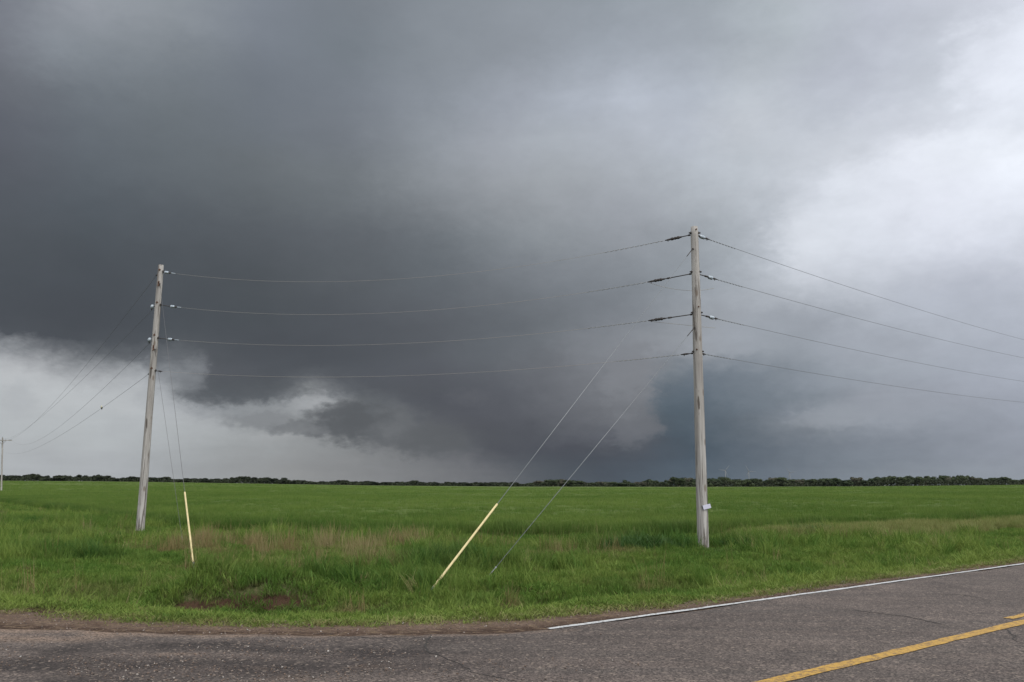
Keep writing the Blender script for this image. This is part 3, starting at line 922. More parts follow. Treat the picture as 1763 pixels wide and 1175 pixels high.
# pale feathery grass leaning out along the field's edge above the road
FEATHER = [(1300, 932, -.27, 1.2, .7, .5), (1345, 934, -.27, 1.5, .8, .8), (1440, 933, -.27, 2.0, .9, 1.0), (1500, 930, -.27, 2.2, 1.0, 1.0), (1570, 925, -.27, 2.6, 1.1, 1.0), (1650, 918, -.27, 3, 1.3, .9), (1725, 909, -.27, 4, 1.6, 1.0)]
m_ = 60000
xx = rng.uniform(4, 48, m_)
yy = CROP_EDGE(xx) + rng.uniform(-7.5, .5, m_)
tl = blobs(xx, yy, FEATHER) * (.35 + 1.1 * fbm(xx * .5, yy * .9, 98))
k = (tl > rng.uniform(.15, .9, m_)) & in_view(xx, yy, 3)
xx, yy, tl = xx[k], yy[k], tl[k]
n = len(xx)
hs = rng.uniform(.62, .95, n)
scatter('feathery_grass', np.stack([xx, yy, land(xx, yy)], 1), turns(n, .30), np.stack([hs * .9, hs * .9, hs * .92], 1), rng.integers(0, 5, n),
        {'tint': rng.uniform(.3, 1, n), 'dry': np.clip(rng.uniform(.45, 1.15, n), 0, 1), 'lush': np.zeros(n)}, ng_wheat)

# the canopy of the same crop as one rough sheet to the far trees
def b_canopy(t, p):
    o = t.n('ShaderNodeTexCoord').outputs['Object']
    st = t.vm('MULTIPLY', o, (.35, 1.0, 1.0))
    n1 = t.noise(st, .06, 5, .6)
    n2 = t.noise(o, 1.6, 6, .7)
    n3 = t.noise(st, .35, 5, .65)
    c = t.mix(t.rng(n1, .35, .65), (.058, .090, .020), (.078, .106, .025))
    c = t.mix(t.m('MULTIPLY', t.rng(n3, .5, .68), .55), c, (.050, .082, .018))
    c = t.mix(t.m('MULTIPLY', t.rng(n2, .35, .7), .6), c, (.088, .120, .030))
    track = t.n('ShaderNodeAttribute', attribute_name='track').outputs['Fac']
    c = t.mix(t.m('MULTIPLY', track, .5), c, (.038, .066, .015))
    link(t, c, p.inputs['Base Color'])
    bp = t.n('ShaderNodeBump', {'Height': n2, 'Strength': .9, 'Distance': .25})
    link(t, bp.outputs[0], p.inputs['Normal'])


ta = np.linspace(-1.35, 1.35, 560)
dv, stp, v = [30.0], .22, 30.0
while v < TREE_Y + 6:
    stp *= 1.022; v += stp; dv.append(min(v, TREE_Y + 7))
TA, CY = np.meshgrid(ta, np.array(dv))
CX = TA * CY
DV = CY - CROP_EDGE(CX)
sc_ = np.clip(1.2 / (1 + np.maximum(DV, 0) * .012), .1, 1.2)
CZ = land(CX, CY) + .43 + (fbm(CX * sc_ * 1.6, CY * sc_ * 1.6, 85) - .5) * .22 + (fbm(CX * .1, CY * .06, 86) - .5) * .12
trk = tram(CX, CY)
CZ = CZ - trk * .22
CZ = CZ - .25 * (1 - sstep(1.0, 2.2, DV))
grid_obj('wheat_canopy', CX, CY, CZ, mat('wheat_canopy', b_canopy, .8, .15), {'track': trk}, kind='stuff', keep=DV > .8)

# loose chippings on the side of the road
def stone(rs):
    import bmesh
    bm = bmesh.new()
    bmesh.ops.create_icosphere(bm, subdivisions=1, radius=.5)
    for q in bm.verts:
        q.co *= rs.uniform(.75, 1.15)
        q.co.z = q.co.z * .6 + .2
    v = [tuple(q.co) for q in bm.verts]
    f = [tuple(x.index for x in p.verts) for p in bm.faces]
    bm.free()
    return v, f


def b_stone(t, p):
    tint = t.n('ShaderNodeAttribute', attribute_name='tint', attribute_type='INSTANCER').outputs['Fac']
    link(t, t.ramp(tint, [(0, (.05, .045, .043)), (.45, (.11, .078, .06)), (.75, (.14, .105, .085)), (.95, (.20, .18, .165)), (1, (.30, .28, .265))]), p.inputs['Base Color'])


ng_stone = scatter_tree('stone_scatter', src_coll('chipping_source', [stone(rs) for _ in range(4)], mat('chipping', b_stone, .85, .25)))
qx = np.concatenate([rng.uniform(-150, 680, 4200), rng.uniform(600, 1100, 1000)])
qy = 1090 + 95 * rng.uniform(0, 1, 5200) ** .8
q = np.array([at_z(a, b, 0)[:2] for a, b in zip(qx, qy)])
k = (fbm(q[:, 0] * 1.1, q[:, 1] * 2.2, 95) > .47) & (q[:, 1] < ASPHALT_EDGE(q[:, 0]))
q = q[k]
p1 = np.stack([q[:, 0], q[:, 1], (fbm(q[:, 0] * .25, q[:, 1] * .25, 31) - .5) * .02 + .002], 1)
xx = rng.uniform(-12, 8, 4000)
a_, b_ = ASPHALT_EDGE(xx) - .1, GRASS_EDGE(xx) + .3
p2 = np.stack([xx, a_ + (b_ - a_) * rng.uniform(0, 1, 4000), np.full(4000, -.012)], 1)
pts = np.vstack([p1, p2])
n = len(pts)
sz = .007 + .019 * rng.uniform(0, 1, n) ** 4
scatter('gravel', pts[:, :3], turns(n, .3), np.stack([sz, sz * 1.1, sz], 1), rng.integers(0, 4, n), {'tint': rng.uniform(0, 1, n) ** .9}, ng_stone)

# ------------------------------------------------------------------ poles
def b_wood(t, p):
    o = t.n('ShaderNodeTexCoord').outputs['Object']
    g = t.vm('MULTIPLY', o, (6.0, 6.0, .26))
    n1 = t.noise(g, 1.0, 4, .6, .5)
    n2 = t.noise(t.vm('MULTIPLY', o, (5.5, 5.5, .30)), 1.0, 5, .65, 1.0)
    n3 = t.noise(t.vm('MULTIPLY', o, (1.2, 1.2, .5)), 1.0, 4, .6)
    c = t.mix(t.rng(n1, .36, .62), (.110, .100, .093), (.330, .320, .308))
    c = t.mix(t.rng(n3, .4, .65), c, (.235, .222, .208))
    chk = t.rng(n2, .545, .60)
    c = t.mix(t.m('MULTIPLY', chk, .85), c, (.050, .040, .033))
    kn = t.n('ShaderNodeTexVoronoi', {'Vector': t.vm('MULTIPLY', o, (3.2, 3.2, 1.25)), 'Scale': 1.0})
    c = t.mix(t.m('MULTIPLY', t.rng(kn.outputs['Distance'], .17, .10), .7), c, (.105, .08, .06))
    link(t, c, p.inputs['Base Color'])
    bp = t.n('ShaderNodeBump', {'Height': t.m('SUBTRACT', n1, t.m('MULTIPLY', chk, .8)), 'Strength': .5, 'Distance': .012})
    link(t, bp.outputs[0], p.inputs['Normal'])


wood = mat('weathered_pole_wood', b_wood, .85, .2)
steel = flat('dark_hardware_steel', (.045, .040, .038), .6, .6, var=.4)
rust = flat('rusty_bolt', (.085, .045, .030), .8, .3, var=.4)
galv = flat('galvanised_wire', (.20, .21, .22), .55, .7, var=.2)
wire_dark = flat('weathered_conductor', (.10, .10, .102), .65, .3)
wire_lite = flat('aluminium_conductor', (.24, .225, .205), .6, .2)
porcelain = flat('grey_porcelain', (.26, .30, .34), .3, spec=.5, var=.08)
guard_m = flat('yellow_plastic_guard', (.43, .36, .19), .5, spec=.3, var=.16, scale=9)
tag_white = flat('white_tag', (.40, .40, .48), .4, var=.05)
tag_black = flat('black_tag_edge', (.03, .03, .035), .5)


def pole_shaft(base, top, r0, r1, parent, seed):
    n, k = 34, 20
    v, f = [], []
    b0 = base - (top - base).normalized() * .4
    for i in range(n + 1):
        t = i / n
        c = b0.lerp(top, t)
        rr = r0 + (r1 - r0) * t
        if i == n: rr *= .9
        for j in range(k):
            a = 2 * math.pi * j / k
            q = rr * (1 + .028 * math.sin(a * 2 + seed + t * 3) + .018 * math.sin(a * 5 + seed * 2 + t * 9) + .012 * math.sin(a * 9 + t * 21))
            v.append((c.x + q * math.cos(a), c.y + q * math.sin(a), c.z - (.02 if i == n else 0)))
    for i in range(n):
        for j in range(k):
            j2 = (j + 1) % k
            f.append((i * k + j, i * k + j2, (i + 1) * k + j2, (i + 1) * k + j))
    v.append((top.x, top.y, top.z))
    for j in range(k):
        f.append((n * k + j, n * k + (j + 1) % k, len(v) - 1))
    return new_obj('shaft', v, f, wood, parent)


def bolt(p, d, parent, r=.022, l=.05, m=None):
    """a bolt head with its square washer"""
    d = Vector(d).normalized()
    mb = MB()
    mb.tube([p - d * .03, p + d * .008], r * 1.8, 4)
    mb.tube([p, p + d * l], r, 6)
    mb.build('bolt', m or rust, parent, smooth=False)


def base_at(px, py, z):
    p = at_z(px, py, z)
    p.z = zl(p.x, p.y)
    return p


RP = base_at(1211, 955, -.28)
LP = base_at(240.5, 920, -.2)
RPt, LPt = at_y(1195.3, 390, RP.y), at_y(277.3, 456, LP.y)
FPx = at_y(3, 841, 168.0)
FP = Vector((FPx.x, 168.0, zl(FPx.x, 168.0)))
FPt = at_y(4.5, 753.5, 168.0)
pole_r = empty('utility_pole', RP, 'taller grey weathered wooden utility pole with small white tag near the asphalt road', 'utility pole', 'wooden utility poles')
pole_l = empty('utility_pole', LP, 'bare grey wooden utility pole with a row of rusty bolts at the field corner', 'utility pole', 'wooden utility poles')
pole_f = empty('utility_pole', FP, 'small distant wooden utility pole with a wooden crossarm', 'utility pole', 'wooden utility poles')
pole_shaft(RP, RPt, .172, .118, pole_r, 1.0)
pole_shaft(LP, LPt, .172, .115, pole_l, 2.3)
pole_shaft(FP, FPt, .17, .12, pole_f, 4.1)


def on_axis(B, T, py):                       # point of a pole's axis at a picture row
    lo, hi = 0.0, 1.0
    for _ in range(40):
        m_ = (lo + hi) / 2
        if project(B.lerp(T, m_))[1] > py: lo = m_
        else: hi = m_
    return B.lerp(T, lo)


LV_R = [404, 471, 541, 608]
LV_L = [469, 526, 583, 639]
AR = [on_axis(RP, RPt, y) for y in LV_R]
AL = [on_axis(LP, LPt, y) for y in LV_L]
d_span = (RP - LP); d_span.z = 0; d_span.normalize()


def sag_curve(A, B, sag, n=60):
    return [A.lerp(B, i / n) - Vector((0, 0, sag * 4 * (i / n) * (1 - i / n))) for i in range(n + 1)]


def fit_sag(A, B, obs, lo=0.0, hi=6.0):
    best = None
    for s_ in np.linspace(lo, hi, 121):
        pr = np.array([project(p) for p in sag_curve(A, B, s_)])
        o = np.argsort(pr[:, 0])
        e = sum((np.interp(x, pr[o, 0], pr[o, 1]) - y) ** 2 for x, y in obs)
        if best is None or e < best[0]: best = (e, s_)
    return best[1]


def along(curve, d):                         # point at arc length d
    for a, b in zip(curve, curve[1:]):
        l = (b - a).length
        if d <= l: return a.lerp(b, d / l)
        d -= l
    return curve[-1]


def cut(curve, d0, d1, step=.4):
    L = sum((b - a).length for a, b in zip(curve, curve[1:]))
    m_ = max(2, int((L - d0 - d1) / step))
    return [along(curve, d0 + (L - d0 - d1) * i / m_) for i in range(m_ + 1)], L


def dead_end(curve, spec, parent, lite=True):
    """strain hardware on the pole from its surface out along the line; spec is the list of (start, end, kind)"""
    root = None
    for (a, b, kind) in spec:
        A, B = along(curve, a), along(curve, b)
        if kind == 'rod':
            mb = MB().tube([A, B], .016, 6)
            e = (B - A).normalized()
            mb.tube([A, A + e * .07], .03, 6); mb.tube([B - e * .06, B], .028, 6)
            o = mb.build('strain_rod', steel, parent)
            root = root or o
        elif kind == 'bell':
            n = 9
            pts = [A.lerp(B, i / (n - 1)) for i in range(n)]
            rad = [.025, .05, .062, .040, .064, .040, .062, .045, .022]
            MB().tube(pts, rad, 10).build('insulator', porcelain, parent)
        elif kind == 'rubber':
            n = 9
            pts = [A.lerp(B, i / (n - 1)) for i in range(n)]
            rad = [.02, .045, .05, .034, .05, .034, .05, .045, .02]
            MB().tube(pts, rad, 10).build('insulator', steel, parent)
        elif kind == 'clamp':
            e = (B - A).normalized()
            mb = MB().tube([A, A.lerp(B, .3), B], [.034, .030, .014], 6)
            mb.tube([A.lerp(B, .4) - Vector((0, 0, .06)), A.lerp(B, .4) + Vector((0, 0, .03))], .012, 5)
            mb.build('wire_clamp', steel, parent)
        elif kind == 'sleeve':
            MB().tube([A, B], [.026, .014], 6).build('wire_clamp', porcelain, parent)


def wire(name, curve, d0, d1, r, m, label, group, grips=()):
    pts, L = cut(curve, d0, d1)
    o = MB().tube(pts, r, 5).build(name, m, label=label, cat='wire', group=group)
    for (a, b) in grips:                     # wrapped rods over the wire near its end
        hp = []
        n = int((b - a) / .02)
        for i in range(n + 1):
            d = a + (b - a) * i / n
            p, q = along(curve, d), along(curve, d + .02)
            e = (q - p).normalized()
            sd_ = e.cross(Vector((0, 0, 1))).normalized(); u_ = sd_.cross(e)
            an = d / .17 * 2 * math.pi
            hp.append(p + (sd_ * math.cos(an) + u_ * math.sin(an)) * (r + .007))
        MB().tube(hp, .008, 4).build('wire_grip', galv, o)
    return o


ORD = ['topmost', 'second highest', 'third highest', 'lowest']
OBS = [[(580, 482), (741, 476), (891, 460), (1074, 435)], [(580, 538), (891, 521), (1050, 501)],
       [(580, 593), (850, 581), (1050, 566)], [(580, 649), (850, 640), (1100, 621)]]
R_END = [(585, 0), (617, 0), (657, 0), (693, 0)]
NEXT = RP + Vector((math.sin(R(48)), math.cos(R(48)), 0)) * 62
OBS_L = [[(202, 563), (145, 631), (85, 702)], [(236, 563), (161, 633), (92, 702)], [(207, 639), (126, 719), (76, 751)], [(172, 705), (92, 758), (46, 777)]]
FEND = [at_y(-1, 757, 168.0), at_y(9, 756.5, 168.0), at_y(19.5, 757, 168.0), at_y(5, 776, 168.0)]
bird_at = None
for i in range(4):
    rl, rr = .14, .14
    A, B = AL[i] + d_span * .12, AR[i] - d_span * .13
    c = sag_curve(A, B, fit_sag(A, B, OBS[i], 0, 3))
    Lc = sum((b - a).length for a, b in zip(c, c[1:]))
    cb = c[::-1]
    if i in (1, 2):
        dead_end(c, [(0, .62, 'rod'), (.60, .84, 'bell'), (.84, 1.0, 'clamp'), (1.0, 1.2, 'sleeve')], pole_l)
        dead_end(cb, [(0, .72, 'rod'), (.70, .92, 'rod'), (.92, 1.22, 'rubber'), (1.22, 1.42, 'clamp')], pole_r)
        d0, d1 = 1.15, 1.35
    elif i == 0:
        dead_end(c, [(0, .12, 'rod'), (.12, .36, 'bell'), (.36, .52, 'clamp'), (.52, .74, 'sleeve')], pole_l)
        dead_end(cb, [(0, .34, 'rod'), (.32, .66, 'rubber'), (.66, .82, 'clamp')], pole_r)
        d0, d1 = .7, .78
    else:
        dead_end(c, [(0, .24, 'rod'), (.24, .42, 'clamp')], pole_l)
        dead_end(cb, [(0, .22, 'rod'), (.22, .40, 'clamp')], pole_r)
        d0, d1 = .38, .36
    wire('power_wire', c, d0, d1, .0047, wire_lite, f'{ORD[i]} wire strung between the two near wooden poles', 'wires between the two near poles',
         [(Lc - d1 - 2.1, Lc - d1 - .1)])
    # on to the next pole of the line, along the road
    d_next = (NEXT - RP).normalized()
    A = AR[i] + d_next * .13
    B = NEXT + Vector((0, 0, AR[i].z - RP.z + 0.1))
    best = None
    for dz in np.linspace(-2.5, 2.5, 51):
        for sg in (.6,):
            cc = sag_curve(A, B + Vector((0, 0, dz)), sg)
            pr = np.array([project(p) for p in cc])
            e = abs(np.interp(1763, pr[:, 0], pr[:, 1]) - R_END[i][0])
            if best is None or e < best[0]: best = (e, cc)
    c2 = best[1]
    if i in (1, 2):
        dead_end(c2, [(0, .42, 'rod'), (.40, .55, 'rod'), (.55, .80, 'bell'), (.80, 1.05, 'clamp')], pole_r)
        d0 = 1.0
    elif i == 0:
        dead_end(c2, [(0, .14, 'rod'), (.14, .44, 'bell'), (.44, .70, 'clamp')], pole_r)
        d0 = .66
    else:
        dead_end(c2, [(0, .12, 'rod'), (.12, .28, 'clamp')], pole_r)
        d0 = .26
    wire('power_wire', c2, d0, 0, .0068, wire_dark, f'{ORD[i]} wire running from the taller pole out along the road', 'wires running along the road', [(d0, d0 + 1.5)])
    # away to the distant pole with the crossarm
    d_far = (FP - LP).normalized()
    A = AL[i] - Vector((.14, 0, 0)) + Vector((0, 0, -.12))
    B = FEND[i]
    c3 = sag_curve(A, B, fit_sag(A, B, OBS_L[i], 0, 8), 90)
    if i in (1, 2):
        mb = MB().tube([AL[i] + Vector((-.11, -.02, -.05)), AL[i] + Vector((-.17, -.02, -.05))], .02, 6)
        mb.build('strain_rod', steel, pole_l)
        q = AL[i] + Vector((-.20, -.02, -.07))
        MB().tube([q + Vector((.03, 0, .07)), q + Vector((.0, 0, .05)), q + Vector((-.03, 0, 0)), q + Vector((-.05, .02, -.07))], [.035, .07, .075, .03], 10).build('insulator', porcelain, pole_l)
        MB().tube([q + Vector((-.04, .02, -.06)), q + Vector((-.07, .08, -.13))], [.03, .015], 6).build('wire_clamp', steel, pole_l)
    else:
        MB().tube([AL[i] + Vector((-.10, 0, -.1)), A + Vector((-.05, .02, -.02))], .025, 6).build('wire_clamp', steel, pole_l)
    wire('power_wire', c3, .05, 0, .0065, wire_dark, f'{ORD[i]} wire sagging from the near pole to the distant crossarm pole', 'wires sagging to the distant pole')
    if i == 3:
        pr = [project(p) for p in c3]
        k_ = min(range(len(pr)), key=lambda j: abs(pr[j][0] - 172))
        bird_at = c3[k_]

# jumpers that carry the current past the pole
for lv, (a0, a1, drop, lab) in enumerate(((1.38, .98, .26, 'upper loose jumper wire looping past the taller pole'), (1.38, 1.0, .06, 'lower loose jumper wire passing the taller pole'))):
    i = lv + 1
    A, B = AL[i] + d_span * .12, AR[i] - d_span * .13
    cb = sag_curve(A, B, fit_sag(A, B, OBS[i], 0, 3))[::-1]
    p0 = along(cb, a0)
    p1 = AR[i] + (NEXT - RP).normalized() * .98 + Vector((0, 0, -.30))
    mid_ = [p0.lerp(p1, t) + Vector((0, -.20 * math.sin(math.pi * t), -drop * (1 - (2 * t - 1) ** 2) * .8 - .02)) for t in np.linspace(0, 1, 15)]
    MB().tube(mid_, .006, 5).build('jumper_wire', wire_lite, label=lab, cat='wire', group='jumper wires past the taller pole')

# bolts on the faces towards the road
def face_bolt(P0, P1, py, r, parent, dx=0.0, m=None):
    c = on_axis(P0, P1, py)
    d = Vector((-c.x * .4 + dx, -c.y, 0)).normalized()
    rad = np.interp(c.z, [P0.z, P1.z], [.172, .117])
    bolt(c + d * (rad - .004), d, parent, r, .045, m)


for py in (466, 522, 578, 635):
    face_bolt(LP, LPt, py, .030, pole_l, dx=-4)
for py in (490, 600):                        # stay brackets: a plate with a thimble eye
    c = on_axis(LP, LPt, py)
    d = Vector((-c.x * .4 - 2, -c.y, 0)).normalized()
    p = c + d * .125
    mb = MB().box(p, (.06, .03, .22))
    mb.tube([p + d * .02 + Vector((0, 0, .06)), p + d * .07 + Vector((0, 0, .06))], .024, 6)
    mb.tube([p + d * .03 + Vector((0, 0, -.02)), p + d * .08 + Vector((0, 0, -.13))], .018, 6)
    mb.build('stay_bracket', rust, pole_l, smooth=False)
for py, dx in ((397, 9), (530, 9), (603, -9)):
    face_bolt(RP, RPt, py, .018, pole_r, dx=dx)
for i in range(4):
    for sgn in (-1, 1):
        c = AR[i] + Vector((sgn * .135, -.03, .04))
        bolt(c, (sgn, -.2, 0), pole_r, .024, .05, steel)
for i in range(4):
    bolt(AL[i] + Vector((.125, -.03, .03)), (1, -.2, 0), pole_l, .024, .05, steel)

# the little tag on the taller pole
c = on_axis(RP, RPt, 872.5)
tp = c + Vector((.105, -.165, 0))
rot = Matrix.Rotation(R(-14), 3, 'Y') @ Matrix.Rotation(R(0), 3, 'Z')
mb = MB().box(tp, (.235, .028, .125), rot)
tg = mb.build('tag', tag_white, pole_r, smooth=False)
tg['label'] = 'small white tag tilted on the pole'
mb = MB().box(tp + rot @ Vector((-.128, 0, 0)), (.022, .034, .140), rot)
mb.build('tag_edge', tag_black, tg, smooth=False)

# distant pole: crossarm, pins, brace
ca, cbm = at_y(-12, 758.5, 167.8), at_y(20.5, 758.5, 167.8)
MB().box(ca.lerp(cbm, .5), ((cbm - ca).length, .14, .17)).build('crossarm', wood, pole_f, smooth=False)
for q in (at_y(-10, 757, 167.8), at_y(9.5, 757, 167.8), at_y(19, 757, 167.8)):
    MB().tube([q, q + Vector((0, 0, .12)), q + Vector((0, 0, .17)), q + Vector((0, 0, .27))], [.03, .03, .08, .05], 8).build('insulator', porcelain, pole_f)
for sgn in (-1, 1):
    mid_ = at_y(4, 758.5, 167.7)
    MB().tube([mid_ + Vector((sgn * .75, -.02, -.08)), mid_ + Vector((sgn * .06, -.02, -.75))], .03, 5).build('brace', steel, pole_f)
MB().tube([FPt + Vector((0, 0, -.3)), FPt + Vector((0, 0, .12)), FPt + Vector((0, 0, .2)), FPt + Vector((0, 0, .3))], [.03, .03, .08, .05], 8).build('insulator', porcelain, pole_f)

# ------------------------------------------------------------------ guy wires
def guy(px_top, P0, P1, anchor_px, az, label, guard_px=None, r=.0066, m=None):
    t = on_axis(P0, P1, px_top)
    a = at_z(*anchor_px, az + .20)
    for _ in range(4):                       # its foot shows just above the grass
        a = at_z(*anchor_px, zl(a.x, a.y) + .20)
    d = (t - a).normalized()
    fl = Vector((a.x - t.x, a.y - t.y, 0)).normalized()
    t = t + fl * .14
    d = (t - a).normalized()
    root = empty('guy_wire', a, label, 'guy wire', 'guy wires holding the poles')
    MB().tube([a, t], r, 6).build('cable', m or galv, root)
    MB().tube([a - d * .7, a + d * .10, a + d * .14], [.012, .012, .024], 6).build('anchor_rod', galv, root)
    MB().tube([t - d * .55, t], [.011, .016], 6).build('wire_clamp', steel, root)
    MB().tube([t - d * .02, t + d * .02 - fl * .06], .03, 6).build('shackle', steel, root)
    if guard_px is not None:
        best = min(np.linspace(1, 6, 200), key=lambda L: abs(project(a + d * L)[1] - guard_px))
        pts = [a - d * .14, a - d * .06, a + d * (best - .02), a + d * best]
        MB().tube(pts, [.019, .024, .024, .021], 10).build('guard', guard_m, root)
        MB().tube([a - d * .19, a - d * .11], .027, 6).build('guard_clip', galv, root)
    return root


guy(430, RP, RPt, (752, 1004), -.3, 'long slanting guy wire of the taller pole sheathed in a yellow guard', 868)
guy(565, RP, RPt, (848, 984), -.3, 'bare grey slanting guy wire of the taller pole without a guard')
guy(490, LP, LPt, (332, 964), -.3, 'steep guy wire of the bolted pole sheathed in a yellow guard', 848, r=.006, m=wire_dark)
guy(602, LP, LPt, (314, 930), -.25, 'thin bare guy wire beside the bolted pole ending in dry grass', r=.006, m=wire_dark)

# ------------------------------------------------------------------ bird on the wire
def bird(p):
    root = empty('bird', p, 'small bird with pale head perched on the lowest sagging wire', 'bird')
    dark = flat('bird_dark_plumage', (.06, .065, .055), .8, var=.3)
    palem = flat('bird_pale_plumage', (.42, .40, .30), .8, var=.2)
    spine = [(.0, .10, -.13), (.0, .075, -.09), (.0, .055, -.045), (.0, .035, .0), (0, .012, .05), (0, -.008, .10), (0, -.020, .135), (0, -.026, .160), (0, -.030, .185), (0, -.034, .205)]
    rad = [.014, .018, .026, .045, .058, .055, .043, .040, .036, .012]
    body = MB().tube([Vector(q) + p for q in spine], rad, 10)
    o = new_obj('body', body.v, body.f, dark, root)
    o.data.materials.append(palem)
    for poly in o.data.polygons:
        z = poly.center.z
        if z > .125 or (z > .03 and poly.normal.y < -.2): poly.material_index = 1
    MB().tube([p + Vector((0, -.055, .182)), p + Vector((0, -.092, .178))], [.010, .002], 5).build('beak', dark, root)
    for sx_ in (-1, 1):
        MB().tube([p + Vector((sx_ * .045, .02, .10)), p + Vector((sx_ * .056, .04, .03)), p + Vector((sx_ * .03, .085, -.075))], [.022, .03, .006], 7).build('wing', dark, root)
        MB().tube([p + Vector((sx_ * .02, .01, .02)), p + Vector((sx_ * .02, .0, -.005))], .005, 5).build('leg', dark, root)


bird(bird_at + Vector((0, 0, .02)))
for q_ in [q for q in bpy.data.objects if q.name == 'bird']:
    q_.scale = (.72, .72, .72)

# ------------------------------------------------------------------ separate rank clumps of grass
def clump(px, py, z, n, hgt, spread, m, label):
    p = at_z(px, py, z)
    p.z = zl(p.x, p.y) - .02
    r_ = random.Random(px)
    v, f = blade_tuft(r_, n, hgt * .45, hgt, spread, .016, .75, .5)
    vv = [(a[0] + p.x, a[1] + p.y, a[2] + zl(a[0] + p.x, a[1] + p.y)) for a in v]
    root = new_obj('grass_clump', [(a[0] - p.x, a[1] - p.y, a[2] - p.z) for a in vv], f, m, smooth=False, label=label, cat='grass clump', group='rank clumps of grass')
    root.location = p


def b_clump(t, p):
    r_ = t.noise(t.n('ShaderNodeTexCoord').outputs['Object'], 6.0, 4, .6)
    c = t.mix(t.rng(r_, .3, .7), (.022, .064, .014), (.058, .112, .022))
    link(t, c, p.inputs['Base Color'])
    tr_ = t.n('ShaderNodeBsdfTranslucent', {'Color': c})
    mx = t.n('ShaderNodeMixShader', {0: .3, 1: p.outputs[0], 2: tr_.outputs[0]})
    link(t, mx.outputs[0], next(n for n in t.t.nodes if n.type == 'OUTPUT_MATERIAL').inputs[0])


clump_m = mat('rank_grass', b_clump, .55, .3)
clump(1150, 960, -.28, 1100, .46, .80, clump_m, 'dark green grass clump against the foot of the taller pole')
clump(1262, 950, -.28, 900, .44, .65, clump_m, 'smaller dark grass clump on the road side of the taller pole')
clump(1092, 962, -.28, 1200, .58, .85, clump_m, 'wide dark grass clump between the bare guy wire and the taller pole')
clump(1400, 932, -.25, 1000, .62, .8, clump_m, 'dark grass clump standing among pale feathery grass beside the field')
clump(800, 984, -.28, 420, .36, .85, clump_m, 'lush grass clump around the foot of the long yellow guy guard')

# ------------------------------------------------------------------ far trees
def tree_meshes(seed, tallness):
    r_ = random.Random(seed)
    H = 1.0
    v, f = [], []
    lobes = []
    nl = r_.randint(9, 14)
    for i in range(nl):
        a = r_.uniform(0, 6.283)
        rr = r_.uniform(.05, .46) * (1.25 - tallness * .5)
        z = r_.uniform(.28, .86)
        rad = r_.uniform(.14, .24) * (1.15 - .35 * z)
        rr *= (1.25 - z * .75)
        lobes.append((rr * math.cos(a), rr * math.sin(a), z, rad))
    for (x, y, z, rad) in lobes:
        for i in range(120):
            d = Vector((r_.gauss(0, 1), r_.gauss(0, 1), r_.gauss(0, .8))).normalized() * rad * (r_.uniform(.25, 1.12) ** .6)
            c = Vector((x, y, z)) + d
            if c.z < .06: continue
            sz_ = r_.uniform(.030, .065)
            nrm = (d.normalized() + Vector((r_.uniform(-.9, .9), r_.uniform(-.9, .9), r_.uniform(-.4, 1)))).normalized()
            a = nrm.orthogonal().normalized(); b = nrm.cross(a)
            k = len(v)
            for (p_, q_) in ((-1, -.6), (.2, -1), (1, .3), (-.3, 1)):
                v.append(c + a * p_ * sz_ * r_.uniform(.7, 1.2) + b * q_ * sz_ * r_.uniform(.7, 1.2))
            f.append((k, k + 1, k + 2, k + 3))
    crown = bpy.data.meshes.new('crown')
    crown.from_pydata([tuple(q) for q in v], [], f)
    mb = MB().tube([(0, 0, -.05), (.01, 0, .2), (0, .01, .45), (.01, 0, .7)], [.045, .034, .024, .008], 7)
    for i in range(5):
        lx = lobes[i]
        mb.tube([(0, 0, .16 + i * .05), (lx[0] * .5, lx[1] * .5, (lx[2] + .2) * .55), (lx[0], lx[1], lx[2])], [.022, .014, .005], 5)
    trunk = bpy.data.meshes.new('trunk')
    trunk.from_pydata([tuple(q) for q in mb.v], [], mb.f)
    return crown, trunk


def b_leaf(a, b_):
    def b(t, p):
        r_ = t.n('ShaderNodeObjectInfo').outputs['Random']
        o = t.n('ShaderNodeTexCoord').outputs['Object']
        n_ = t.noise(o, 5.0, 3, .6)
        c = t.mix(t.m('ADD', t.m('MULTIPLY', r_, .6), t.m('MULTIPLY', n_, .4)), a, b_)
        link(t, c, p.inputs['Base Color'])
    return b


leaf_dark = mat('dark_foliage', b_leaf((.012, .017, .010), (.026, .031, .016)), .8, .1)
leaf_mid = mat('green_foliage', b_leaf((.020, .031, .016), (.044, .056, .026)), .8, .1)
leaf_bare = mat('budding_foliage', b_leaf((.050, .050, .034), (.066, .064, .044)), .8, .1)
bark = flat('bark', (.07, .058, .046), .9, var=.3)
VAR = []
for k in range(7):
    for lm in (leaf_dark, leaf_mid, leaf_bare):
        if k and False: pass
    c_, t_ = tree_meshes(100 + k, .3 + .1 * (k % 4))
    t_.materials.append(bark)
    cs = []
    for lm in (leaf_dark, leaf_mid, leaf_bare):
        cc = c_.copy(); cc.name = 'crown'
        cc.materials.append(lm)
        cs.append(cc)
    VAR.append((cs, t_))

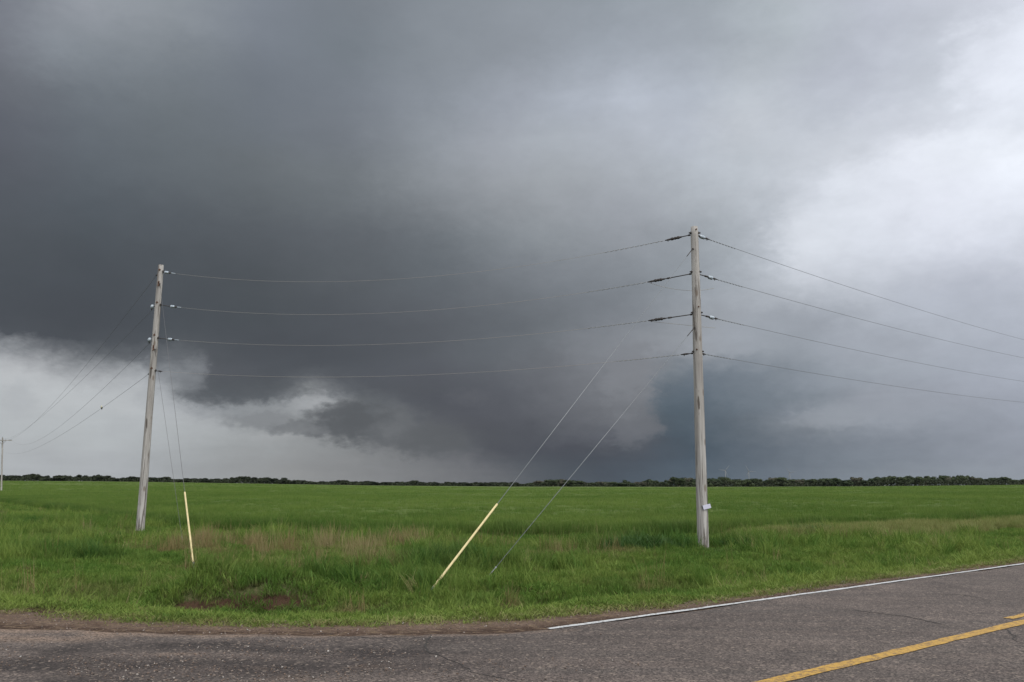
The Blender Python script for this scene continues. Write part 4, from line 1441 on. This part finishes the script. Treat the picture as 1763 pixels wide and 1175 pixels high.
# height of the tree tops along the horizon as the photograph shows it
TOP = [(-120,818),(0,818),(18,818),(25,821),(45,817),(63,816),(70,819),(85,821),(105,818),(125,820),(150,818),(170,818),(190,821),(215,822),(230,821),(260,823),(280,822),(300,823),(380,824),(400,821),
       (425,820),(445,822),(470,824),(490,823),(500,827),(510,826.5),(533,827),(560,830),(585,828),(593,825),(603,829),(628,829),(660,831),(680,830),(700,828),(730,828.5),(740,830),(790,831),(820,830.5),(880,830.5),
       (905,832),(930,829),(960,826.5),(975,826.5),(990,828),(1000,829.5),(1012,831),(1022,829.5),(1040,829.5),(1046,832),(1060,830.5),(1075,828),(1090,831),(1100,830),(1120,827),(1135,830),(1146,831),(1160,825),(1178,823),
       (1190,825),(1205,826),(1225,824),(1248,823),(1260,826.5),(1275,826),(1300,826.5),(1310,826),(1317,828.5),(1327,825),(1337,824),(1348,825),(1357,828.5),(1375,825),(1385,827.5),(1393,826),(1405,829),(1420,825),(1440,824),
       (1452,828),(1475,823),(1490,826.5),(1508,822),(1527,822),(1543,822),(1565,822),(1590,823),(1618,822),(1648,821),(1670,822),(1700,823),(1730,824),(1745,827),(1763,826),(1900,824)]
TOPX, TOPY = np.array([q[0] for q in TOP]), np.array([q[1] for q in TOP])
SECT = [(-99, 'dark tree in the unbroken far treeline beside the distant crossarm pole', 'far trees by the distant pole'),
        (120, 'dark tree in the far treeline between distant crossarm pole and bolted pole', 'far trees before the bolted pole'),
        (262, 'dark tree in the far treeline just past the bolted pole', 'far trees past the bolted pole'),
        (380, 'dark tree in the far treeline where it rises over mid field', 'far trees over mid field'),
        (505, 'tree in the thinnest stretch of far treeline over the field', 'thinnest far trees'),
        (640, 'tree in the thin far treeline past the lone round tree', 'far trees past the lone round tree'),
        (770, 'dark tree in the far treeline before the long guarded guy wire', 'far trees before the guarded guy wire'),
        (890, 'dark green tree in the far treeline between the two slanting guy wires', 'far trees between the slanting guy wires'),
        (985, 'dark green tree in the far treeline just past the bare slanting guy wire', 'far trees past the bare guy wire'),
        (1100, 'dark green tree in the far treeline close before the taller pole', 'far trees before the taller pole'),
        (1215, 'bushy green tree in the far treeline below the first two wind turbines', 'far trees below the first turbines'),
        (1315, 'bushy green tree in the far treeline around the faintest wind turbine', 'far trees below the faintest turbine'),
        (1400, 'hazy green tree in the far treeline past the last turbine', 'far trees past the turbines'),
        (1520, 'hazy green tree in the far treeline over the feathery grass', 'far trees over the feathery grass'),
        (1640, 'pale hazy tree in the far treeline where the road leads off', 'palest far trees')]
SPECIAL = {60: 'broadest dark tree in the far treeline near the distant crossarm pole', 427: 'thin spiky tree rising above the dark far treeline between the near poles',
           493: 'last tall dark tree before the far treeline sinks low', 593: 'lone round dark tree swelling out of the thin far treeline',
           1169: 'tall rounded tree in the far treeline close beside the taller pole', 1248: 'broad green tree below the first wind turbine',
           1340: 'half bare brownish tree between the second and third wind turbines'}


def plant(px, topy, dep, wpx, lab, grp, kind):
    g = at_y(px, 836, dep)
    z0 = zl(g.x, dep)
    top = at_y(px, topy, dep).z
    Ht = max(2.6, top - z0) * 1.06
    Wd = wpx / F * dep
    root = empty('tree', (g.x, dep, z0), lab, 'tree', grp)
    cs, tk = VAR[rng.integers(0, len(VAR))]
    for nm, me in (('crown', cs[kind]), ('trunk', tk)):
        o = bpy.data.objects.new(nm, me)
        COL.objects.link(o)
        o.parent = root
    root.scale = (Wd, Wd, Ht)
    root.rotation_euler = (0, 0, rng.uniform(0, 6.28))
    return root


x = -10.0
ROW = []
while x < 1775:
    hp = 838 - np.interp(x, TOPX, TOPY)
    step = np.interp(x, [0, 300, 500, 900, 1000, 1763], [9, 10, 8, 9, 10.5, 8.5]) * rng.uniform(.8, 1.2)
    sp = [k for k in SPECIAL if abs(k - x) < 6.5]
    lab, grp = next((l, g) for (a, l, g) in reversed(SECT) if x >= a or a == -99)
    left = x < 900
    kind = 0 if left else (1 if rng.uniform() < .86 else 2)
    if sp:
        lab = SPECIAL.pop(sp[0]); grp = None
        if sp[0] == 1340: kind = 2
    dep = TREE_Y + rng.uniform(0, 55) + (60 if x > 1600 else 0)
    ty = np.interp(x, TOPX, TOPY) - (1.6 if x > 1150 else .9 if x > 900 else .2) + (0 if sp else abs(rng.normal(0, 1.5)) - .5)
    wpx = step * rng.uniform(2.0, 2.9) * (.8 if sp and sp[0] == 427 else 1.0)
    ROW.append([x, ty, dep, wpx, lab, grp, kind])
    x += step

for (_a, lab, grp) in SECT:                  # tell the trees of a stretch apart by height and width
    m_ = [q for q in ROW if q[5] == grp]
    if len(m_) < 4: continue
    ht = sorted(m_, key=lambda q: q[1])
    wdt = max(ht[1:-1], key=lambda q: q[3])
    half = len(ht) // 2
    for i, q in enumerate(ht):
        if q is ht[0]: q[4], q[5] = 'tallest ' + lab, None
        elif q is ht[-1]: q[4], q[5] = 'lowest ' + lab, None
        elif q is wdt: q[4], q[5] = 'widest ' + lab, None
        elif i < half: q[4], q[5] = 'taller ' + lab, grp + ', the taller ones'
        else: q[4], q[5] = 'shorter ' + lab, grp + ', the shorter ones'
for q in ROW:
    plant(*q)

# underwood that closes the row between the trunks
hv, hf = [], []
NU = 26000
ux, ud, uz, us = rng.uniform(-60, 1830, NU), TREE_Y + rng.uniform(2, 60, NU), rng.uniform(0, 1, NU) ** .9, rng.uniform(.35, .8, NU)
uw = (ux - PW / 2) / F * ud / (CP + (836 - PH / 2) / F * SP)
ug = land(uw, ud)
for px, dep, z1, s_, wx_, z0 in zip(ux, ud, uz, us, uw, ug):
    hmax = max(1.8, (at_y(px, np.interp(px, TOPX, TOPY), dep).z - z0) * .68)
    c = Vector((wx_, dep, z0 + z1 * hmax))
    nrm = Vector(rng.normal(0, 1, 3)).normalized()
    a = nrm.orthogonal().normalized(); b = nrm.cross(a)
    k = len(hv)
    for (p_, q_) in ((-1, -.6), (.2, -1), (1, .3), (-.3, 1)):
        hv.append(c + a * p_ * s_ + b * q_ * s_)
    hf.append((k, k + 1, k + 2, k + 3))
new_obj('undergrowth', hv, hf, leaf_dark, smooth=False, kind='stuff')

# ------------------------------------------------------------------ wind turbines
turb_m = flat('turbine_grey', (.14, .147, .15), .6)
TUR = [(1248.5, 810.5, 4300, -52, 'wind turbine nearest the taller pole with a blade slanting upward'),
       (1289, 812, 4300, 2, 'middle wind turbine with one blade held level'),
       (1359.5, 814, 4600, -8, 'faintest wind turbine, last of the three beyond the treeline')]
for k, (px, py, dep, ang, lab) in enumerate(TUR):
    hub = at_y(px, py, dep)
    base = Vector((hub.x, dep, -1.0))
    root = empty('wind_turbine', base, lab, 'wind turbine', 'wind turbines beyond the treeline')
    MB().tube([base, base.lerp(hub, .5), hub - Vector((0, 0, 1.5))], [2.1, 1.8, 1.4], 14).build('tower', turb_m, root)
    MB().tube([hub + Vector((-1.2, 7, 0)), hub + Vector((-1.2, 6.5, 0)), hub + Vector((-.3, -1.5, 0)), hub + Vector((0, -2.5, 0))], [1.2, 2.0, 2.0, 1.6], 8).build('nacelle', turb_m, root)
    hc = hub + Vector((0, -4, 0))
    MB().tube([hc + Vector((0, 1.5, 0)), hc + Vector((0, -.5, 0)), hc + Vector((0, -2.2, 0))], [1.6, 1.5, .3], 10).build('hub', turb_m, root)
    for j in range(3):
        a = R(ang + 120 * j)
        d = Vector((math.cos(a), 0, -math.sin(a)))
        mb = MB()
        pts = [hc + d * q for q in (1, 4, 9, 20, 36)]
        mb.tube(pts, [.7, .9, 1.3, .9, .2], 8)
        mb.v = [Vector((q.x, hc.y + (q.y - hc.y) * .35, q.z)) for q in mb.v]
        mb.build('blade', turb_m, root)

# ------------------------------------------------------------------ the air
mb = MB().box(((0), (BOX_Y0 + BOX_Y1) / 2, (BOX_Z0 + BOX_Z1) / 2), (2 * BOX_X, BOX_Y1 - BOX_Y0, BOX_Z1 - BOX_Z0))
hm = bpy.data.materials.new('thin_haze')
hm.use_nodes = True
ht = hm.node_tree
ht.nodes.clear()
hv_ = ht.nodes.new('ShaderNodeVolumePrincipled')
hv_.inputs['Density'].default_value = AIR
hv_.inputs['Color'].default_value = (*AIR_COL, 1)
hv_.inputs['Anisotropy'].default_value = 0.0
ho_ = ht.nodes.new('ShaderNodeOutputMaterial')
ht.links.new(hv_.outputs[0], ho_.inputs['Volume'])
mb.build('haze', hm, smooth=False, kind='stuff')
